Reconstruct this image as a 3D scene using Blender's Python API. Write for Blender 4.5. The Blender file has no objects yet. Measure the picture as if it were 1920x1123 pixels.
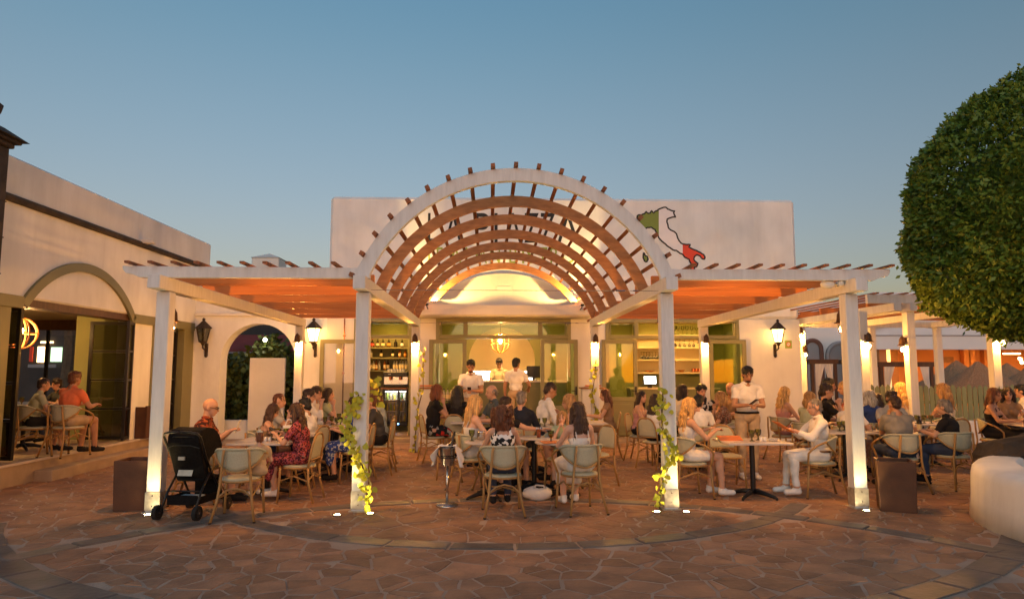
import bpy, bmesh, math, random
import numpy as np
from mathutils import Vector, Matrix
R = math.radians
rng = random.Random(7)
S = bpy.context.scene
COL = S.collection

# ------------------------------------------------------------------ camera
CAMZ = 1.7
PITCH, YAW = R(5.866), R(1.7805)
cam = bpy.data.cameras.new('camera'); cam.lens = 24.0; cam.sensor_width = 36.0
cam.clip_start = .05; cam.clip_end = 600
camo = bpy.data.objects.new('camera', cam); COL.objects.link(camo)
camo.location = (0, 0, CAMZ); camo.rotation_euler = (R(90) + PITCH, 0, -YAW)
S.camera = camo
# ------------------------------------------------------------------ sky and sun (dusk)
SUN_EL, SUN_AZ = 1.5, 195      # degrees; azimuth clockwise from +Y (the sun has gone down behind and to the left)
W = bpy.data.worlds.new('World'); S.world = W; W.use_nodes = True
nt = W.node_tree
sky = nt.nodes.new('ShaderNodeTexSky'); sky.sky_type = 'NISHITA'; sky.sun_disc = False
sky.sun_elevation = R(SUN_EL); sky.sun_rotation = R(360 - SUN_AZ)
sky.air_density = 1.0; sky.dust_density = 0.6; sky.ozone_density = 3.0
bg = nt.nodes['Background']; bg.inputs['Strength'].default_value = 0.15
# the sky pales towards the horizon and deepens overhead, the same all round
tcw = nt.nodes.new('ShaderNodeTexCoord'); sp = nt.nodes.new('ShaderNodeSeparateXYZ'); nt.links.new(tcw.outputs['Generated'], sp.inputs[0])
rmp = nt.nodes.new('ShaderNodeValToRGB'); rmp.color_ramp.interpolation = 'B_SPLINE'
while len(rmp.color_ramp.elements) < 5: rmp.color_ramp.elements.new(.5)
for e, (ps, cc) in zip(rmp.color_ramp.elements, ((.0, (.50,.47,.42)), (.17, (.92,.52,.39)), (.37, (.95,.63,.43)), (.52, (.72,.64,.46)), (1, (.74,.72,.58)))):
    e.position = ps; e.color = (*cc, 1)
nt.links.new(sp.outputs['Z'], rmp.inputs['Fac'])
mxs = nt.nodes.new('ShaderNodeMix'); mxs.data_type = 'RGBA'; mxs.blend_type = 'MULTIPLY'; mxs.inputs[0].default_value = 1
nt.links.new(sky.outputs['Color'], mxs.inputs[6]); nt.links.new(rmp.outputs['Color'], mxs.inputs[7])
nt.links.new(mxs.outputs[2], bg.inputs['Color'])
sun = bpy.data.lights.new('sun', 'SUN'); sun.energy = 0.115; sun.angle = R(60); sun.color = (1, .97, .86)
suno = bpy.data.objects.new('sun', sun); COL.objects.link(suno)
az = R(SUN_AZ)
sd = Vector((math.sin(az) * math.cos(R(16)), math.cos(az) * math.cos(R(16)), math.sin(R(16))))
suno.rotation_euler = sd.to_track_quat('Z', 'Y').to_euler()
S.view_settings.view_transform = 'Standard'; S.view_settings.look = 'None'
S.view_settings.exposure = 2.62; S.view_settings.gamma = 1.0
S.view_settings.use_curve_mapping = False
S.render.engine = 'CYCLES'
S.cycles.use_denoising = True
S.cycles.max_bounces = 6; S.cycles.diffuse_bounces = 3; S.cycles.glossy_bounces = 3
S.cycles.transparent_max_bounces = 12; S.cycles.transmission_bounces = 4
S.cycles.sample_clamp_indirect = 4.0
S.cycles.caustics_reflective = False; S.cycles.caustics_refractive = False

# ------------------------------------------------------------------ a pixel of the photograph on a plane of known depth
_fw = Vector((math.sin(YAW) * math.cos(PITCH), math.cos(YAW) * math.cos(PITCH), math.sin(PITCH)))
_rt = Vector((math.cos(YAW), -math.sin(YAW), 0)); _up = _rt.cross(_fw)
def ray(px, py):
    return _fw + _rt * ((px - 960) / 1280) - _up * ((py - 561.5) / 1280)
def at(px, py, Y):
    d = ray(px, py); return Vector((0, 0, CAMZ)) + d * (Y / d.y)
def gr(px, py, z=0):
    d = ray(px, py); return Vector((0, 0, CAMZ)) + d * ((z - CAMZ) / d.z)
def XA(px, Y, py=700): return at(px, py, Y).x

# ------------------------------------------------------------------ mesh helpers
class B:
    def __init__(s): s.v = []; s.f = []
    def add(s, vs, fs):
        n = len(s.v); s.v += [tuple(p) for p in vs]; s.f += [tuple(i + n for i in q) for q in fs]; return s
    def box(s, x0, x1, y0, y1, z0, z1):
        return s.add([(x0,y0,z0),(x1,y0,z0),(x1,y1,z0),(x0,y1,z0),(x0,y0,z1),(x1,y0,z1),(x1,y1,z1),(x0,y1,z1)],
                     [(0,3,2,1),(4,5,6,7),(0,1,5,4),(1,2,6,5),(2,3,7,6),(3,0,4,7)])
    def cbox(s, c, d, rz=0, rx=0):
        m = Matrix.Rotation(rz, 3, 'Z') @ Matrix.Rotation(rx, 3, 'X'); a, b, e = d[0]/2, d[1]/2, d[2]/2
        P = [(-a,-b,-e),(a,-b,-e),(a,b,-e),(-a,b,-e),(-a,-b,e),(a,-b,e),(a,b,e),(-a,b,e)]
        return s.add([Vector(c) + m @ Vector(p) for p in P],
                     [(0,3,2,1),(4,5,6,7),(0,1,5,4),(1,2,6,5),(2,3,7,6),(3,0,4,7)])
    def tube(s, pts, r, n=8, cap=True):
        pts = [Vector(p) for p in pts]; k = len(pts); rr = r if isinstance(r, (list, tuple)) else [r] * k
        prev = None; vs = []; fs = []
        for i, p in enumerate(pts):
            t = (pts[min(i+1, k-1)] - pts[max(i-1, 0)])
            t = t.normalized() if t.length > 1e-9 else Vector((0, 0, 1))
            if prev is None:
                a = Vector((0, 0, 1)) if abs(t.z) < .9 else Vector((1, 0, 0)); u = t.cross(a).normalized()
            else:
                u = prev - t * prev.dot(t); u = u.normalized() if u.length > 1e-6 else t.orthogonal().normalized()
            prev = u; w = t.cross(u)
            for j in range(n):
                a = 2 * math.pi * j / n; vs.append(p + (u * math.cos(a) + w * math.sin(a)) * rr[i])
        for i in range(k - 1):
            for j in range(n):
                fs.append((i*n+j, i*n+(j+1) % n, (i+1)*n+(j+1) % n, (i+1)*n+j))
        if cap:
            fs.append(tuple(range(n-1, -1, -1))); fs.append(tuple((k-1)*n+j for j in range(n)))
        return s.add(vs, fs)
    def lathe(s, prof, c=(0,0,0), n=16, capb=True, capt=True):
        vs = []; fs = []
        for r, z in prof:
            for j in range(n):
                a = 2*math.pi*j/n; vs.append((c[0]+r*math.cos(a), c[1]+r*math.sin(a), c[2]+z))
        k = len(prof)
        for i in range(k-1):
            for j in range(n):
                fs.append((i*n+j, i*n+(j+1) % n, (i+1)*n+(j+1) % n, (i+1)*n+j))
        if capb: fs.append(tuple(range(n-1, -1, -1)))
        if capt: fs.append(tuple((k-1)*n+j for j in range(n)))
        return s.add(vs, fs)
    def sphere(s, c, r, n=8, m=6):
        r = r if isinstance(r, (tuple, list)) else (r, r, r)
        vs = [(c[0], c[1], c[2]-r[2])]
        for i in range(1, m):
            ph = -math.pi/2 + math.pi*i/m
            for j in range(n):
                a = 2*math.pi*j/n; vs.append((c[0]+r[0]*math.cos(ph)*math.cos(a), c[1]+r[1]*math.cos(ph)*math.sin(a), c[2]+r[2]*math.sin(ph)))
        vs.append((c[0], c[1], c[2]+r[2])); fs = []
        for j in range(n):
            fs.append((0, 1+(j+1) % n, 1+j)); t = len(vs)-1; o = 1+(m-2)*n
            fs.append((t, o+j, o+(j+1) % n))
        for i in range(m-2):
            for j in range(n):
                fs.append((1+i*n+j, 1+i*n+(j+1) % n, 1+(i+1)*n+(j+1) % n, 1+(i+1)*n+j))
        return s.add(vs, fs)
    def prism(s, poly, h0, h1, plane='xy'):
        """extrude a polygon: plane xy (heights in z), xz (heights in y), yz (heights in x)"""
        n = len(poly)
        def P(a, b, h): return (a, b, h) if plane == 'xy' else ((a, h, b) if plane == 'xz' else (h, a, b))
        vs = [P(a, b, h0) for a, b in poly] + [P(a, b, h1) for a, b in poly]
        return s.add(vs, [tuple(range(n-1, -1, -1)), tuple(range(n, 2*n))] + [(i, (i+1) % n, n+(i+1) % n, n+i) for i in range(n)])
    def build(s, name, mat, parent=None, org=None, smooth=False, bevel=0.0, seg=1):
        me = bpy.data.meshes.new(name)
        v = s.v
        if org is not None:
            ox, oy, oz = org; v = [(x-ox, y-oy, z-oz) for x, y, z in v]
        me.from_pydata(v, [], s.f)
        if mat is not None: me.materials.append(mat if not isinstance(mat, str) else M[mat])
        if smooth: me.polygons.foreach_set('use_smooth', [True]*len(me.polygons))
        me.update()
        o = bpy.data.objects.new(name, me); COL.objects.link(o)
        if parent is not None: o.parent = parent
        elif org is not None: o.location = org
        if bevel:
            b = o.modifiers.new('bevel', 'BEVEL'); b.width = bevel; b.segments = seg; b.limit_method = 'ANGLE'; b.angle_limit = R(40)
        return o
def recalc(o):
    bm = bmesh.new(); bm.from_mesh(o.data); bmesh.ops.recalc_face_normals(bm, faces=bm.faces); bm.to_mesh(o.data); bm.free(); return o
def tag(o, label=None, cat=None, group=None, kind=None):
    if label: o['label'] = label
    if cat: o['category'] = cat
    if group: o['group'] = group
    if kind: o['kind'] = kind
    return o
def thing(name, label, cat, loc=(0,0,0), rz=0, group=None):
    o = bpy.data.objects.new(name, None); COL.objects.link(o); o.empty_display_size = .1
    o.location = loc; o.rotation_euler = (0, 0, rz); return tag(o, label, cat, group)
def copy_tree(o, parent=None):
    c = o.copy(); COL.objects.link(c); c.parent = parent
    for ch in list(o.children): copy_tree(ch, c)
    return c
def struct(o): o['kind'] = 'structure'; return o

ORD = ('first','second','third','fourth','fifth','sixth','seventh','eighth','ninth','tenth','eleventh')
# ------------------------------------------------------------------ materials
M = {}
def mat(name, col, rough=.6, metal=0., var=.12, scale=6., bump=0., bscale=40., col2=None, stretch=(1,1,1), spec=.4, objrand=0., emit=0., ecol=None, detail=4., coat=0., sheen=0., streak=0.):
    m = bpy.data.materials.new(name); m.use_nodes = True; t = m.node_tree; n = t.nodes; l = t.links
    p = n['Principled BSDF']; p.inputs['Roughness'].default_value = rough; p.inputs['Metallic'].default_value = metal
    p.inputs['Specular IOR Level'].default_value = spec
    if coat: p.inputs['Coat Weight'].default_value = coat
    if sheen: p.inputs['Sheen Weight'].default_value = sheen
    tc = n.new('ShaderNodeTexCoord'); mp = n.new('ShaderNodeMapping'); mp.inputs['Scale'].default_value = stretch
    l.new(tc.outputs['Object'], mp.inputs['Vector'])
    if var > 0 or col2:
        ns = n.new('ShaderNodeTexNoise'); ns.inputs['Scale'].default_value = scale; ns.inputs['Detail'].default_value = detail
        l.new(mp.outputs['Vector'], ns.inputs['Vector'])
        rp = n.new('ShaderNodeValToRGB'); rp.color_ramp.elements[0].position = .3; rp.color_ramp.elements[1].position = .72
        c2 = col2 if col2 else tuple(c*(1-var) for c in col); c1 = col if col2 else tuple(min(1, c*(1+var)) for c in col)
        rp.color_ramp.elements[0].color = (*c2, 1); rp.color_ramp.elements[1].color = (*c1, 1)
        l.new(ns.outputs['Fac'], rp.inputs['Fac']); out = rp.outputs['Color']
        if objrand:
            oi = n.new('ShaderNodeObjectInfo'); hs = n.new('ShaderNodeHueSaturation')
            mr = n.new('ShaderNodeMapRange'); mr.inputs['To Min'].default_value = 1-objrand; mr.inputs['To Max'].default_value = 1+objrand
            l.new(oi.outputs['Random'], mr.inputs['Value']); l.new(mr.outputs['Result'], hs.inputs['Value'])
            l.new(out, hs.inputs['Color']); out = hs.outputs['Color']
        if streak:      # weathering: faint runs down the surface
            m2 = n.new('ShaderNodeMapping'); m2.inputs['Scale'].default_value = (5,5,.35); l.new(tc.outputs['Object'], m2.inputs['Vector'])
            n2 = n.new('ShaderNodeTexNoise'); n2.inputs['Scale'].default_value = 1.7; n2.inputs['Detail'].default_value = 6; l.new(m2.outputs[0], n2.inputs['Vector'])
            r2 = n.new('ShaderNodeMapRange'); r2.inputs['From Min'].default_value = .48; r2.inputs['From Max'].default_value = .75; r2.inputs['To Min'].default_value = 1; r2.inputs['To Max'].default_value = 1-streak
            l.new(n2.outputs['Fac'], r2.inputs['Value']); h2 = n.new('ShaderNodeHueSaturation'); l.new(r2.outputs[0], h2.inputs['Value']); l.new(out, h2.inputs['Color']); out = h2.outputs['Color']
        l.new(out, p.inputs['Base Color'])
    else: p.inputs['Base Color'].default_value = (*col, 1)
    if bump:
        nb = n.new('ShaderNodeTexNoise'); nb.inputs['Scale'].default_value = bscale; nb.inputs['Detail'].default_value = 5
        l.new(mp.outputs['Vector'], nb.inputs['Vector'])
        bp = n.new('ShaderNodeBump'); bp.inputs['Strength'].default_value = bump; bp.inputs['Distance'].default_value = .02
        l.new(nb.outputs['Fac'], bp.inputs['Height']); l.new(bp.outputs['Normal'], p.inputs['Normal'])
    if emit:
        p.inputs['Emission Color'].default_value = (*(ecol or col), 1); p.inputs['Emission Strength'].default_value = emit
    M[name] = m; return m
def glass(name, tint=(1,1,1), refl=.1, rough=.02):
    m = bpy.data.materials.new(name); m.use_nodes = True; t = m.node_tree; n = t.nodes; l = t.links
    n.remove(n['Principled BSDF']); tr = n.new('ShaderNodeBsdfTransparent'); tr.inputs['Color'].default_value = (*tint, 1)
    gl = n.new('ShaderNodeBsdfGlossy'); gl.inputs['Roughness'].default_value = rough
    fr = n.new('ShaderNodeFresnel'); fr.inputs['IOR'].default_value = 1.5
    ad = n.new('ShaderNodeMath'); ad.operation = 'ADD'; ad.inputs[1].default_value = refl; ad.use_clamp = True
    mx = n.new('ShaderNodeMixShader'); l.new(fr.outputs[0], ad.inputs[0]); l.new(ad.outputs[0], mx.inputs['Fac'])
    l.new(tr.outputs[0], mx.inputs[1]); l.new(gl.outputs[0], mx.inputs[2]); l.new(mx.outputs[0], n['Material Output'].inputs['Surface'])
    M[name] = m; return m
WARM = (1.0, .56, .20)
mat('plaster', (.75,.76,.75), .88, var=.12, scale=1.6, bump=.5, bscale=7, detail=9, stretch=(1,1,.55), streak=.05)
mat('plaster_smooth', (.69,.68,.64), .8, var=.07, scale=1.5, bump=.3, bscale=11, detail=8, streak=.03)
mat('white_paint', (.66,.665,.66), .55, var=.08, scale=5, bump=.25, bscale=9, stretch=(4,4,.6), detail=8, streak=.04)
mat('wood_arch', (.52,.23,.08), .55, var=0, col2=(.33,.135,.046), scale=6, stretch=(1,1,3), bump=.12, bscale=30, objrand=.12)
mat('wood_joist', (.64,.215,.045), .5, col2=(.45,.135,.026), scale=3.5, stretch=(.35,6,6), bump=.08, bscale=20, objrand=.15)
mat('wood_batten', (.30,.11,.04), .6, col2=(.20,.065,.022), scale=4, stretch=(5,.5,5), objrand=.2)
mat('wood_dark', (.10,.045,.02), .5, col2=(.06,.025,.012), scale=5, stretch=(4,4,.6))
mat('wood_board', (.36,.15,.055), .45, col2=(.24,.09,.03), scale=5, stretch=(1,6,6))
mat('olive', (.21,.195,.09), .45, var=.06, scale=3)
mat('olive_dark', (.13,.125,.05), .5, var=.1, scale=3)
mat('olive_wall', (.25,.26,.12), .7, var=.06, scale=2)
mat('cream_wall', (.62,.52,.34), .8, var=.05, scale=2)
mat('shelf_cream', (.55,.46,.28), .6, var=.05, scale=3)
mat('black_metal', (.012,.012,.013), .35, metal=.2, var=.2, scale=20)
mat('bronze', (.10,.055,.03), .45, metal=.7, var=.25, scale=20)
mat('lantern_metal', (.05,.035,.026), .55, metal=.4, var=.3, scale=25)
mat('steel', (.55,.54,.52), .25, metal=1, var=.08, scale=15)
mat('galvanised', (.48,.44,.36), .5, metal=.55, var=.25, scale=18)
mat('corten', (.13,.055,.028), .55, metal=.35, col2=(.075,.034,.02), scale=3, bump=.15, bscale=18)
mat('stone_dark', (.07,.055,.045), .9, col2=(.04,.032,.027), scale=6, bump=.6, bscale=14)
mat('rock', (.055,.045,.038), .9, col2=(.03,.025,.022), scale=4, bump=.7, bscale=10)
mat('stone_step', (.36,.27,.19), .7, var=.14, scale=4, bump=.15, bscale=25)
mat('tile_floor', (.34,.24,.15), .45, var=.12, scale=3)
mat('flag', (.425,.225,.128), .72, col2=(.24,.135,.086), scale=3.4, bump=.8, bscale=18, objrand=.24, detail=9, spec=.25)
mat('flag_field', (.40,.21,.115), .70, col2=(.20,.108,.064), scale=2.6, bump=.7, bscale=16, detail=9, spec=.3)
mat('grout', (.46,.35,.27), .9, col2=(.32,.235,.18), scale=2.2, bump=.6, bscale=40, detail=8)
mat('slate', (.18,.145,.12), .5, col2=(.095,.078,.066), scale=3.5, bump=.4, bscale=15, objrand=.16, detail=8)
mat('soil', (.06,.04,.03), .95, var=.3, scale=20, bump=.6)
mat('marble', (.62,.55,.50), .25, col2=(.50,.43,.38), scale=4, detail=8)
mat('rattan', (.40,.235,.085), .42, col2=(.29,.155,.05), scale=14, stretch=(1,1,.4), bump=.1, bscale=50)
mat('rattan_dark', (.27,.14,.05), .45, col2=(.18,.09,.03), scale=14)
mat('weave', (.46,.445,.32), .65, var=.14, scale=160, bump=.5, bscale=220, detail=1)
mat('rubber', (.012,.012,.012), .8, var=.2, scale=30)
mat('stroller_cloth', (.008,.0075,.0075), .85, var=.3, scale=30, bump=.3, bscale=60, spec=.12)
mat('linen', (.66,.65,.64), .85, var=.06, scale=12, bump=.3, bscale=30)
mat('linen_blue', (.16,.30,.42), .85, col2=(.5,.55,.55), scale=14, bump=.3, bscale=30)
mat('paper', (.62,.60,.56), .7, var=.05, scale=8)
mat('menu_orange', (.62,.19,.045), .5, var=.08, scale=5)
mat('menu_green', (.25,.33,.16), .5, var=.08, scale=5)
mat('red_paint', (.55,.05,.03), .5, var=.1, scale=8)
mat('sign_black', (.02,.022,.024), .7, var=.1, scale=5)
mat('sign_green', (.28,.36,.07), .7, var=.06, scale=5)
mat('map_green', (.20,.26,.05), .7, var=.05, scale=5)
mat('map_white', (.80,.77,.78), .75, var=.03, scale=5)
mat('map_red', (.74,.075,.035), .7, var=.05, scale=5)
mat('thatch', (.56,.31,.16), .95, col2=(.32,.17,.085), scale=10, stretch=(3,3,.5), bump=.9, bscale=40)
mat('fence_green', (.23,.25,.12), .6, var=.12, scale=4, stretch=(4,4,.6), objrand=.12)
mat('curtain', (.66,.64,.62), .85, var=.05, scale=4, bump=.15, bscale=12)
mat('far_white', (.70,.70,.70), .85, var=.06, scale=.6)
mat('far_grey', (.30,.29,.30), .85, var=.08, scale=.7)
mat('far_orange', (.62,.24,.08), .8, var=.12, scale=.8)
mat('far_dark', (.05,.045,.045), .85, var=.2, scale=1)
mat('roof_red', (.24,.05,.045), .8, var=.15, scale=2)
mat('asphalt', (.05,.048,.046), .9, var=.2, scale=3)
mat('earth', (.17,.11,.075), .95, var=.2, scale=.6)
mat('plate', (.72,.70,.67), .25, var=.03, scale=5)
mat('food', (.30,.16,.05), .7, col2=(.42,.30,.10), scale=40)
mat('drink_orange', (.80,.16,.02), .2, var=.05)
mat('drink_yellow', (.60,.45,.10), .2, var=.05)
mat('bottle_dark', (.02,.013,.008), .12, var=0)
mat('bottle_green', (.03,.06,.02), .12, var=0)
mat('bottle_amber', (.30,.09,.015), .15, var=.1)
mat('bottle_clear', (.35,.33,.25), .1, var=.1)
mat('label_cream', (.62,.50,.28), .7, var=.1, scale=30)
mat('label_red', (.50,.05,.03), .6, var=.1, scale=30)
mat('label_orange', (.60,.26,.04), .6, var=.1, scale=30)
mat('copper', (.55,.20,.10), .25, metal=.9, var=.1)
mat('wicker_lamp', (.62,.24,.07), .5, var=.1, scale=20)
mat('bulb', (1,.8,.5), .4, var=0, emit=560, ecol=(1.0, .41, .07))
mat('pendant_bulb', (1,.8,.5), .4, var=0, emit=110, ecol=(1.0, .55, .18))
mat('street_lamp', (1,.9,.8), .4, var=0, emit=10, ecol=(1.0, .85, .65))
mat('lantern_glow', (1,.85,.6), .5, var=0, emit=2.4, ecol=(1.0, .52, .14))
mat('ceiling_glow', (1,.85,.6), .5, var=0, emit=18, ecol=(1.0, .52, .13))
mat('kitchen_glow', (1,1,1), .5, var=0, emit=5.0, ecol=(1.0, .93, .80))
mat('fridge_glow', (1,1,1), .5, var=0, emit=8, ecol=(.95, 1.0, .85))
mat('screen_glow', (.8,.95,1), .5, var=0, emit=1.6, ecol=(.75, .95, 1.0))
mat('uplight_glow', (1,1,.9), .5, var=0, emit=25, ecol=(1.0, .78, .40))
mat('street_glow', (1,.8,.5), .5, var=0, emit=2.2, ecol=(1.0, .62, .25))
mat('street_glow_green', (.6,.9,.6), .5, var=0, emit=.42, ecol=(.55, .85, .50))
mat('led_blue', (.1,.4,1), .5, var=0, emit=6, ecol=(.1, .45, 1.0))
glass('glass_door', (.80,.90,.66), .015)
glass('glass_clear', (.95,.95,.95), .05)
glass('glass_green', (.50,.52,.22), .08, .05)
glass('glass_dark', (.55,.55,.48), .10)
def leaf_mat(name, c1, c2):
    m = mat(name, c1, .5, col2=c2, scale=9, spec=.35)
    p = m.node_tree.nodes['Principled BSDF']
    p.inputs['Transmission Weight'].default_value = 0
    p.inputs['Subsurface Weight'].default_value = 0
    return m
leaf_mat('leaf_tree', (.19,.28,.035), (.065,.12,.014))
leaf_mat('leaf_hedge', (.15,.20,.045), (.06,.09,.02))
leaf_mat('leaf_vine', (.50,.46,.035), (.30,.32,.03))
mat('brown_paint', (.16,.075,.055), .7, var=.1, scale=3)
mat('bark', (.12,.08,.05), .9, var=.3, scale=10, bump=.6)
mat('stem', (.10,.075,.03), .8, var=.2, scale=10)
# ================================================================== ground and paving
g = B().box(-150, 150, -60, 240, -.30, -.045).build('ground', 'earth'); struct(g)
# the pavement: a mortar bed with crazy-paving stones set into it
PX0, PX1, PY0, PY1 = -7.6, 12.5, 3.6, 16.55
patio = struct(B().box(-30, 30, -12, 40, -.20, -.003).build('pavement', 'grout'))
CC = (.25, 11.2); C2 = (.2, 4.05)
BANDS = [(CC, 4.4, .125), (CC, 6.63, .15), (C2, 5.16, .115)]
YLIM = {6.63: 8, 4.4: 8.6, 5.16: 9.6}
def in_band(x, y, m=0.):
    for (cx, cy), r, w in BANDS:
        if y < YLIM[r] and abs(math.hypot(x-cx, y-cy) - r) < w + m: return True
    return False
def clip(poly, nx, ny, d):
    out = []; n = len(poly)
    for i in range(n):
        a = poly[i]; b = poly[(i+1) % n]; da = a[0]*nx+a[1]*ny-d; db = b[0]*nx+b[1]*ny-d
        if da <= 0: out.append(a)
        if da*db < 0:
            t = da/(da-db); out.append((a[0]+(b[0]-a[0])*t, a[1]+(b[1]-a[1])*t))
    return out
cs = .205; seeds = {}
vr = random.Random(3)
nx, ny = int((PX1-PX0)/cs)+1, int((PY1-PY0)/cs)+1
for i in range(nx):
    for j in range(ny):
        if vr.random() < .24: continue
        x = PX0+(i+.5+.5*(j % 2)+vr.uniform(-.5,.5))*cs; y = PY0+(j+.5+vr.uniform(-.5,.5))*cs*.92
        seeds.setdefault((int((x-PX0)/cs), int((y-PY0)/cs)), []).append((x, y, vr.uniform(-.07,.07)))
cells = []
for (i, j), L in seeds.items():
    for (x, y, w) in L:
        if in_band(x, y): continue
        poly = [(x-.5,y-.5),(x+.5,y-.5),(x+.5,y+.5),(x-.5,y+.5)]
        for a in range(i-3, i+4):
            for b in range(j-3, j+4):
                for (u, v, w2) in seeds.get((a, b), ()):
                    dx, dy = u-x, v-y; q = math.hypot(dx, dy)
                    if q < 1e-6: continue
                    gap = vr.choice((.005,.007,.011,.016))
                    poly = clip(poly, dx/q, dy/q, (x*dx+y*dy)/q + q/2 + (w-w2)*.5 - gap)
        for (cx, cy), r, bw in BANDS:                      # keep clear of the slate bands
            d = math.hypot(x-cx, y-cy); ux, uy = (x-cx)/d, (y-cy)/d
            if abs(d-r) < .5 and y < YLIM[r]+.1:
                if d > r: poly = clip(poly, -ux, -uy, -(cx*ux+cy*uy) - (r+bw+.012))
                else: poly = clip(poly, ux, uy, cx*ux+cy*uy + (r-bw-.012))
        if len(poly) < 3: continue
        ar = abs(sum(poly[k][0]*poly[(k+1) % len(poly)][1]-poly[(k+1) % len(poly)][0]*poly[k][1] for k in range(len(poly))))/2
        if ar < .004: continue
        cells.append((x, y, poly))
def stone(poly, z0, z1, bv=.008):
    """a flat stone with a worn edge"""
    pts = []; n = len(poly)
    for k in range(n):
        a = poly[k]; b = poly[(k+1) % n]; L = math.hypot(b[0]-a[0], b[1]-a[1])
        if L < .02: continue
        pts.append(a)
        if L > .16: pts.append(((a[0]+b[0])/2+vr.uniform(-.009,.009), (a[1]+b[1])/2+vr.uniform(-.009,.009)))
    n = len(pts)
    if n < 3: return None
    cx = sum(p[0] for p in pts)/n; cy = sum(p[1] for p in pts)/n
    tx, ty = vr.uniform(-.006,.006), vr.uniform(-.006,.006)
    def sh(p, k): return (cx+(p[0]-cx)*k, cy+(p[1]-cy)*k)
    vs = [(p[0], p[1], z0) for p in pts] + [(p[0], p[1], z1-bv) for p in pts]
    for p in pts:
        q = sh(p, .955); vs.append((q[0], q[1], z1+(q[0]-cx)*tx+(q[1]-cy)*ty))
    fs = [tuple(2*n+k for k in range(n))]
    for k in range(n):
        k2 = (k+1) % n
        fs.append((k, k2, n+k2, n+k)); fs.append((n+k, n+k2, 2*n+k2, 2*n+k))
    return vs, fs
def seen(x, y):
    q = Vector((x, y, 0)) - Vector((0, 0, CAMZ)); z = q.dot(_fw)
    if z < .5: return None
    return 960+1280*q.dot(_rt)/z, 561.5-1280*q.dot(_up)/z
near = []; rest = []
for c in cells:
    s = seen(c[0], c[1])
    ok = s and -40 < s[0] < 1960 and s[1] < 1150
    (near if ok else rest).append(c)
near.sort(key=lambda c: c[1])
rest += near[300:]; near = near[:300]
for x, y, poly in near:
    r = stone(poly, -.03, vr.uniform(.0, .006))
    if r: B().add(*r).build('flagstone', 'flag', patio)
fb = B()
for x, y, poly in rest:
    r = stone(poly, -.03, vr.uniform(.0, .006))
    if r: fb.add(*r)
tag(fb.build('flagstone_field', 'flag_field', patio), kind='stuff')
for (cx, cy), r, w in BANDS:
    n = int(2*math.pi*r/.62)
    for k in range(n):
        a0 = 2*math.pi*k/n; a1 = 2*math.pi*(k+1)/n - .018/r*1.2; am = (a0+a1)/2
        s = seen(cx+r*math.cos(am), cy+r*math.sin(am))
        yy = cy+r*math.sin(am)
        if not s or not (-60 < s[0] < 1980) or not (3.8 < yy < 10.2): continue
        if yy > YLIM[r]: continue
        ww = w - vr.uniform(0, .02)
        poly = [(cx+(r-ww)*math.cos(a0), cy+(r-ww)*math.sin(a0)), (cx+(r-ww)*math.cos(a1), cy+(r-ww)*math.sin(a1)),
                (cx+(r+ww)*math.cos(a1), cy+(r+ww)*math.sin(a1)), (cx+(r+ww)*math.cos(a0), cy+(r+ww)*math.sin(a0))]
        res = stone(poly[::-1] if False else poly, -.03, .006+vr.uniform(0,.004) + (.004 if r == 5.16 else 0))
        if res: recalc(B().add(*res).build('slate_slab', 'slate', patio))

# ================================================================== pergola with the barrel arch
YF, YB = 8.56, 14.56           # column centres, front and back row
CX = (-4.03, -1.59, 2.215, 4.575)
perg = thing('pergola', 'white timber pergola with a brown barrel arch in the middle', 'pergola', (.3, 11.5, 0))
PO = (.3, 11.5, 0)
def pp(b, name, m, parent=None, bevel=0.0, smooth=False): return b.build(name, m, parent or perg, PO if parent is None else None, bevel=bevel, smooth=smooth)
cw = .082
for iy, y in enumerate((YF, YB)):
    for ix, x in enumerate(CX):
        top = 2.655 if iy == 0 else 2.61
        c = pp(B().box(x-cw, x+cw, y-cw, y+cw, .0, top), 'column', 'white_paint', bevel=.008)
        if iy == 0:
            off = -PO[0], -PO[1], -PO[2]
            sh = B().box(x-cw-.006, x+cw+.006, y-cw-.006, y-cw-.001, .03, .245)
            sh.box(x-cw-.006, x-cw-.001, y-cw-.001, y+cw, .03, .245).box(x+cw+.001, x+cw+.006, y-cw-.001, y+cw, .03, .245)
            sh.box(x-cw-.03, x+cw+.03, y-cw-.03, y+cw+.03, .002, .014)
            o = sh.build('column_shoe', 'galvanised', c, PO)
            # screws face the viewer
            for zz in (.085, .205): B().tube([(x, y-cw-.006, zz), (x, y-cw-.013, zz)], .008, 8).build('screw', 'steel', c, PO)
# lengthwise beams on the columns
for ix, x in enumerate(CX):
    pts = [(YF-.34, 2.67), (YB+.16, 2.612), (YB+.16, 2.775), (YF-.34, 2.835)]
    pp(B().prism(pts, x-.075, x+.075, 'yz'), 'long_beam', 'white_paint', bevel=.006)
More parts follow.
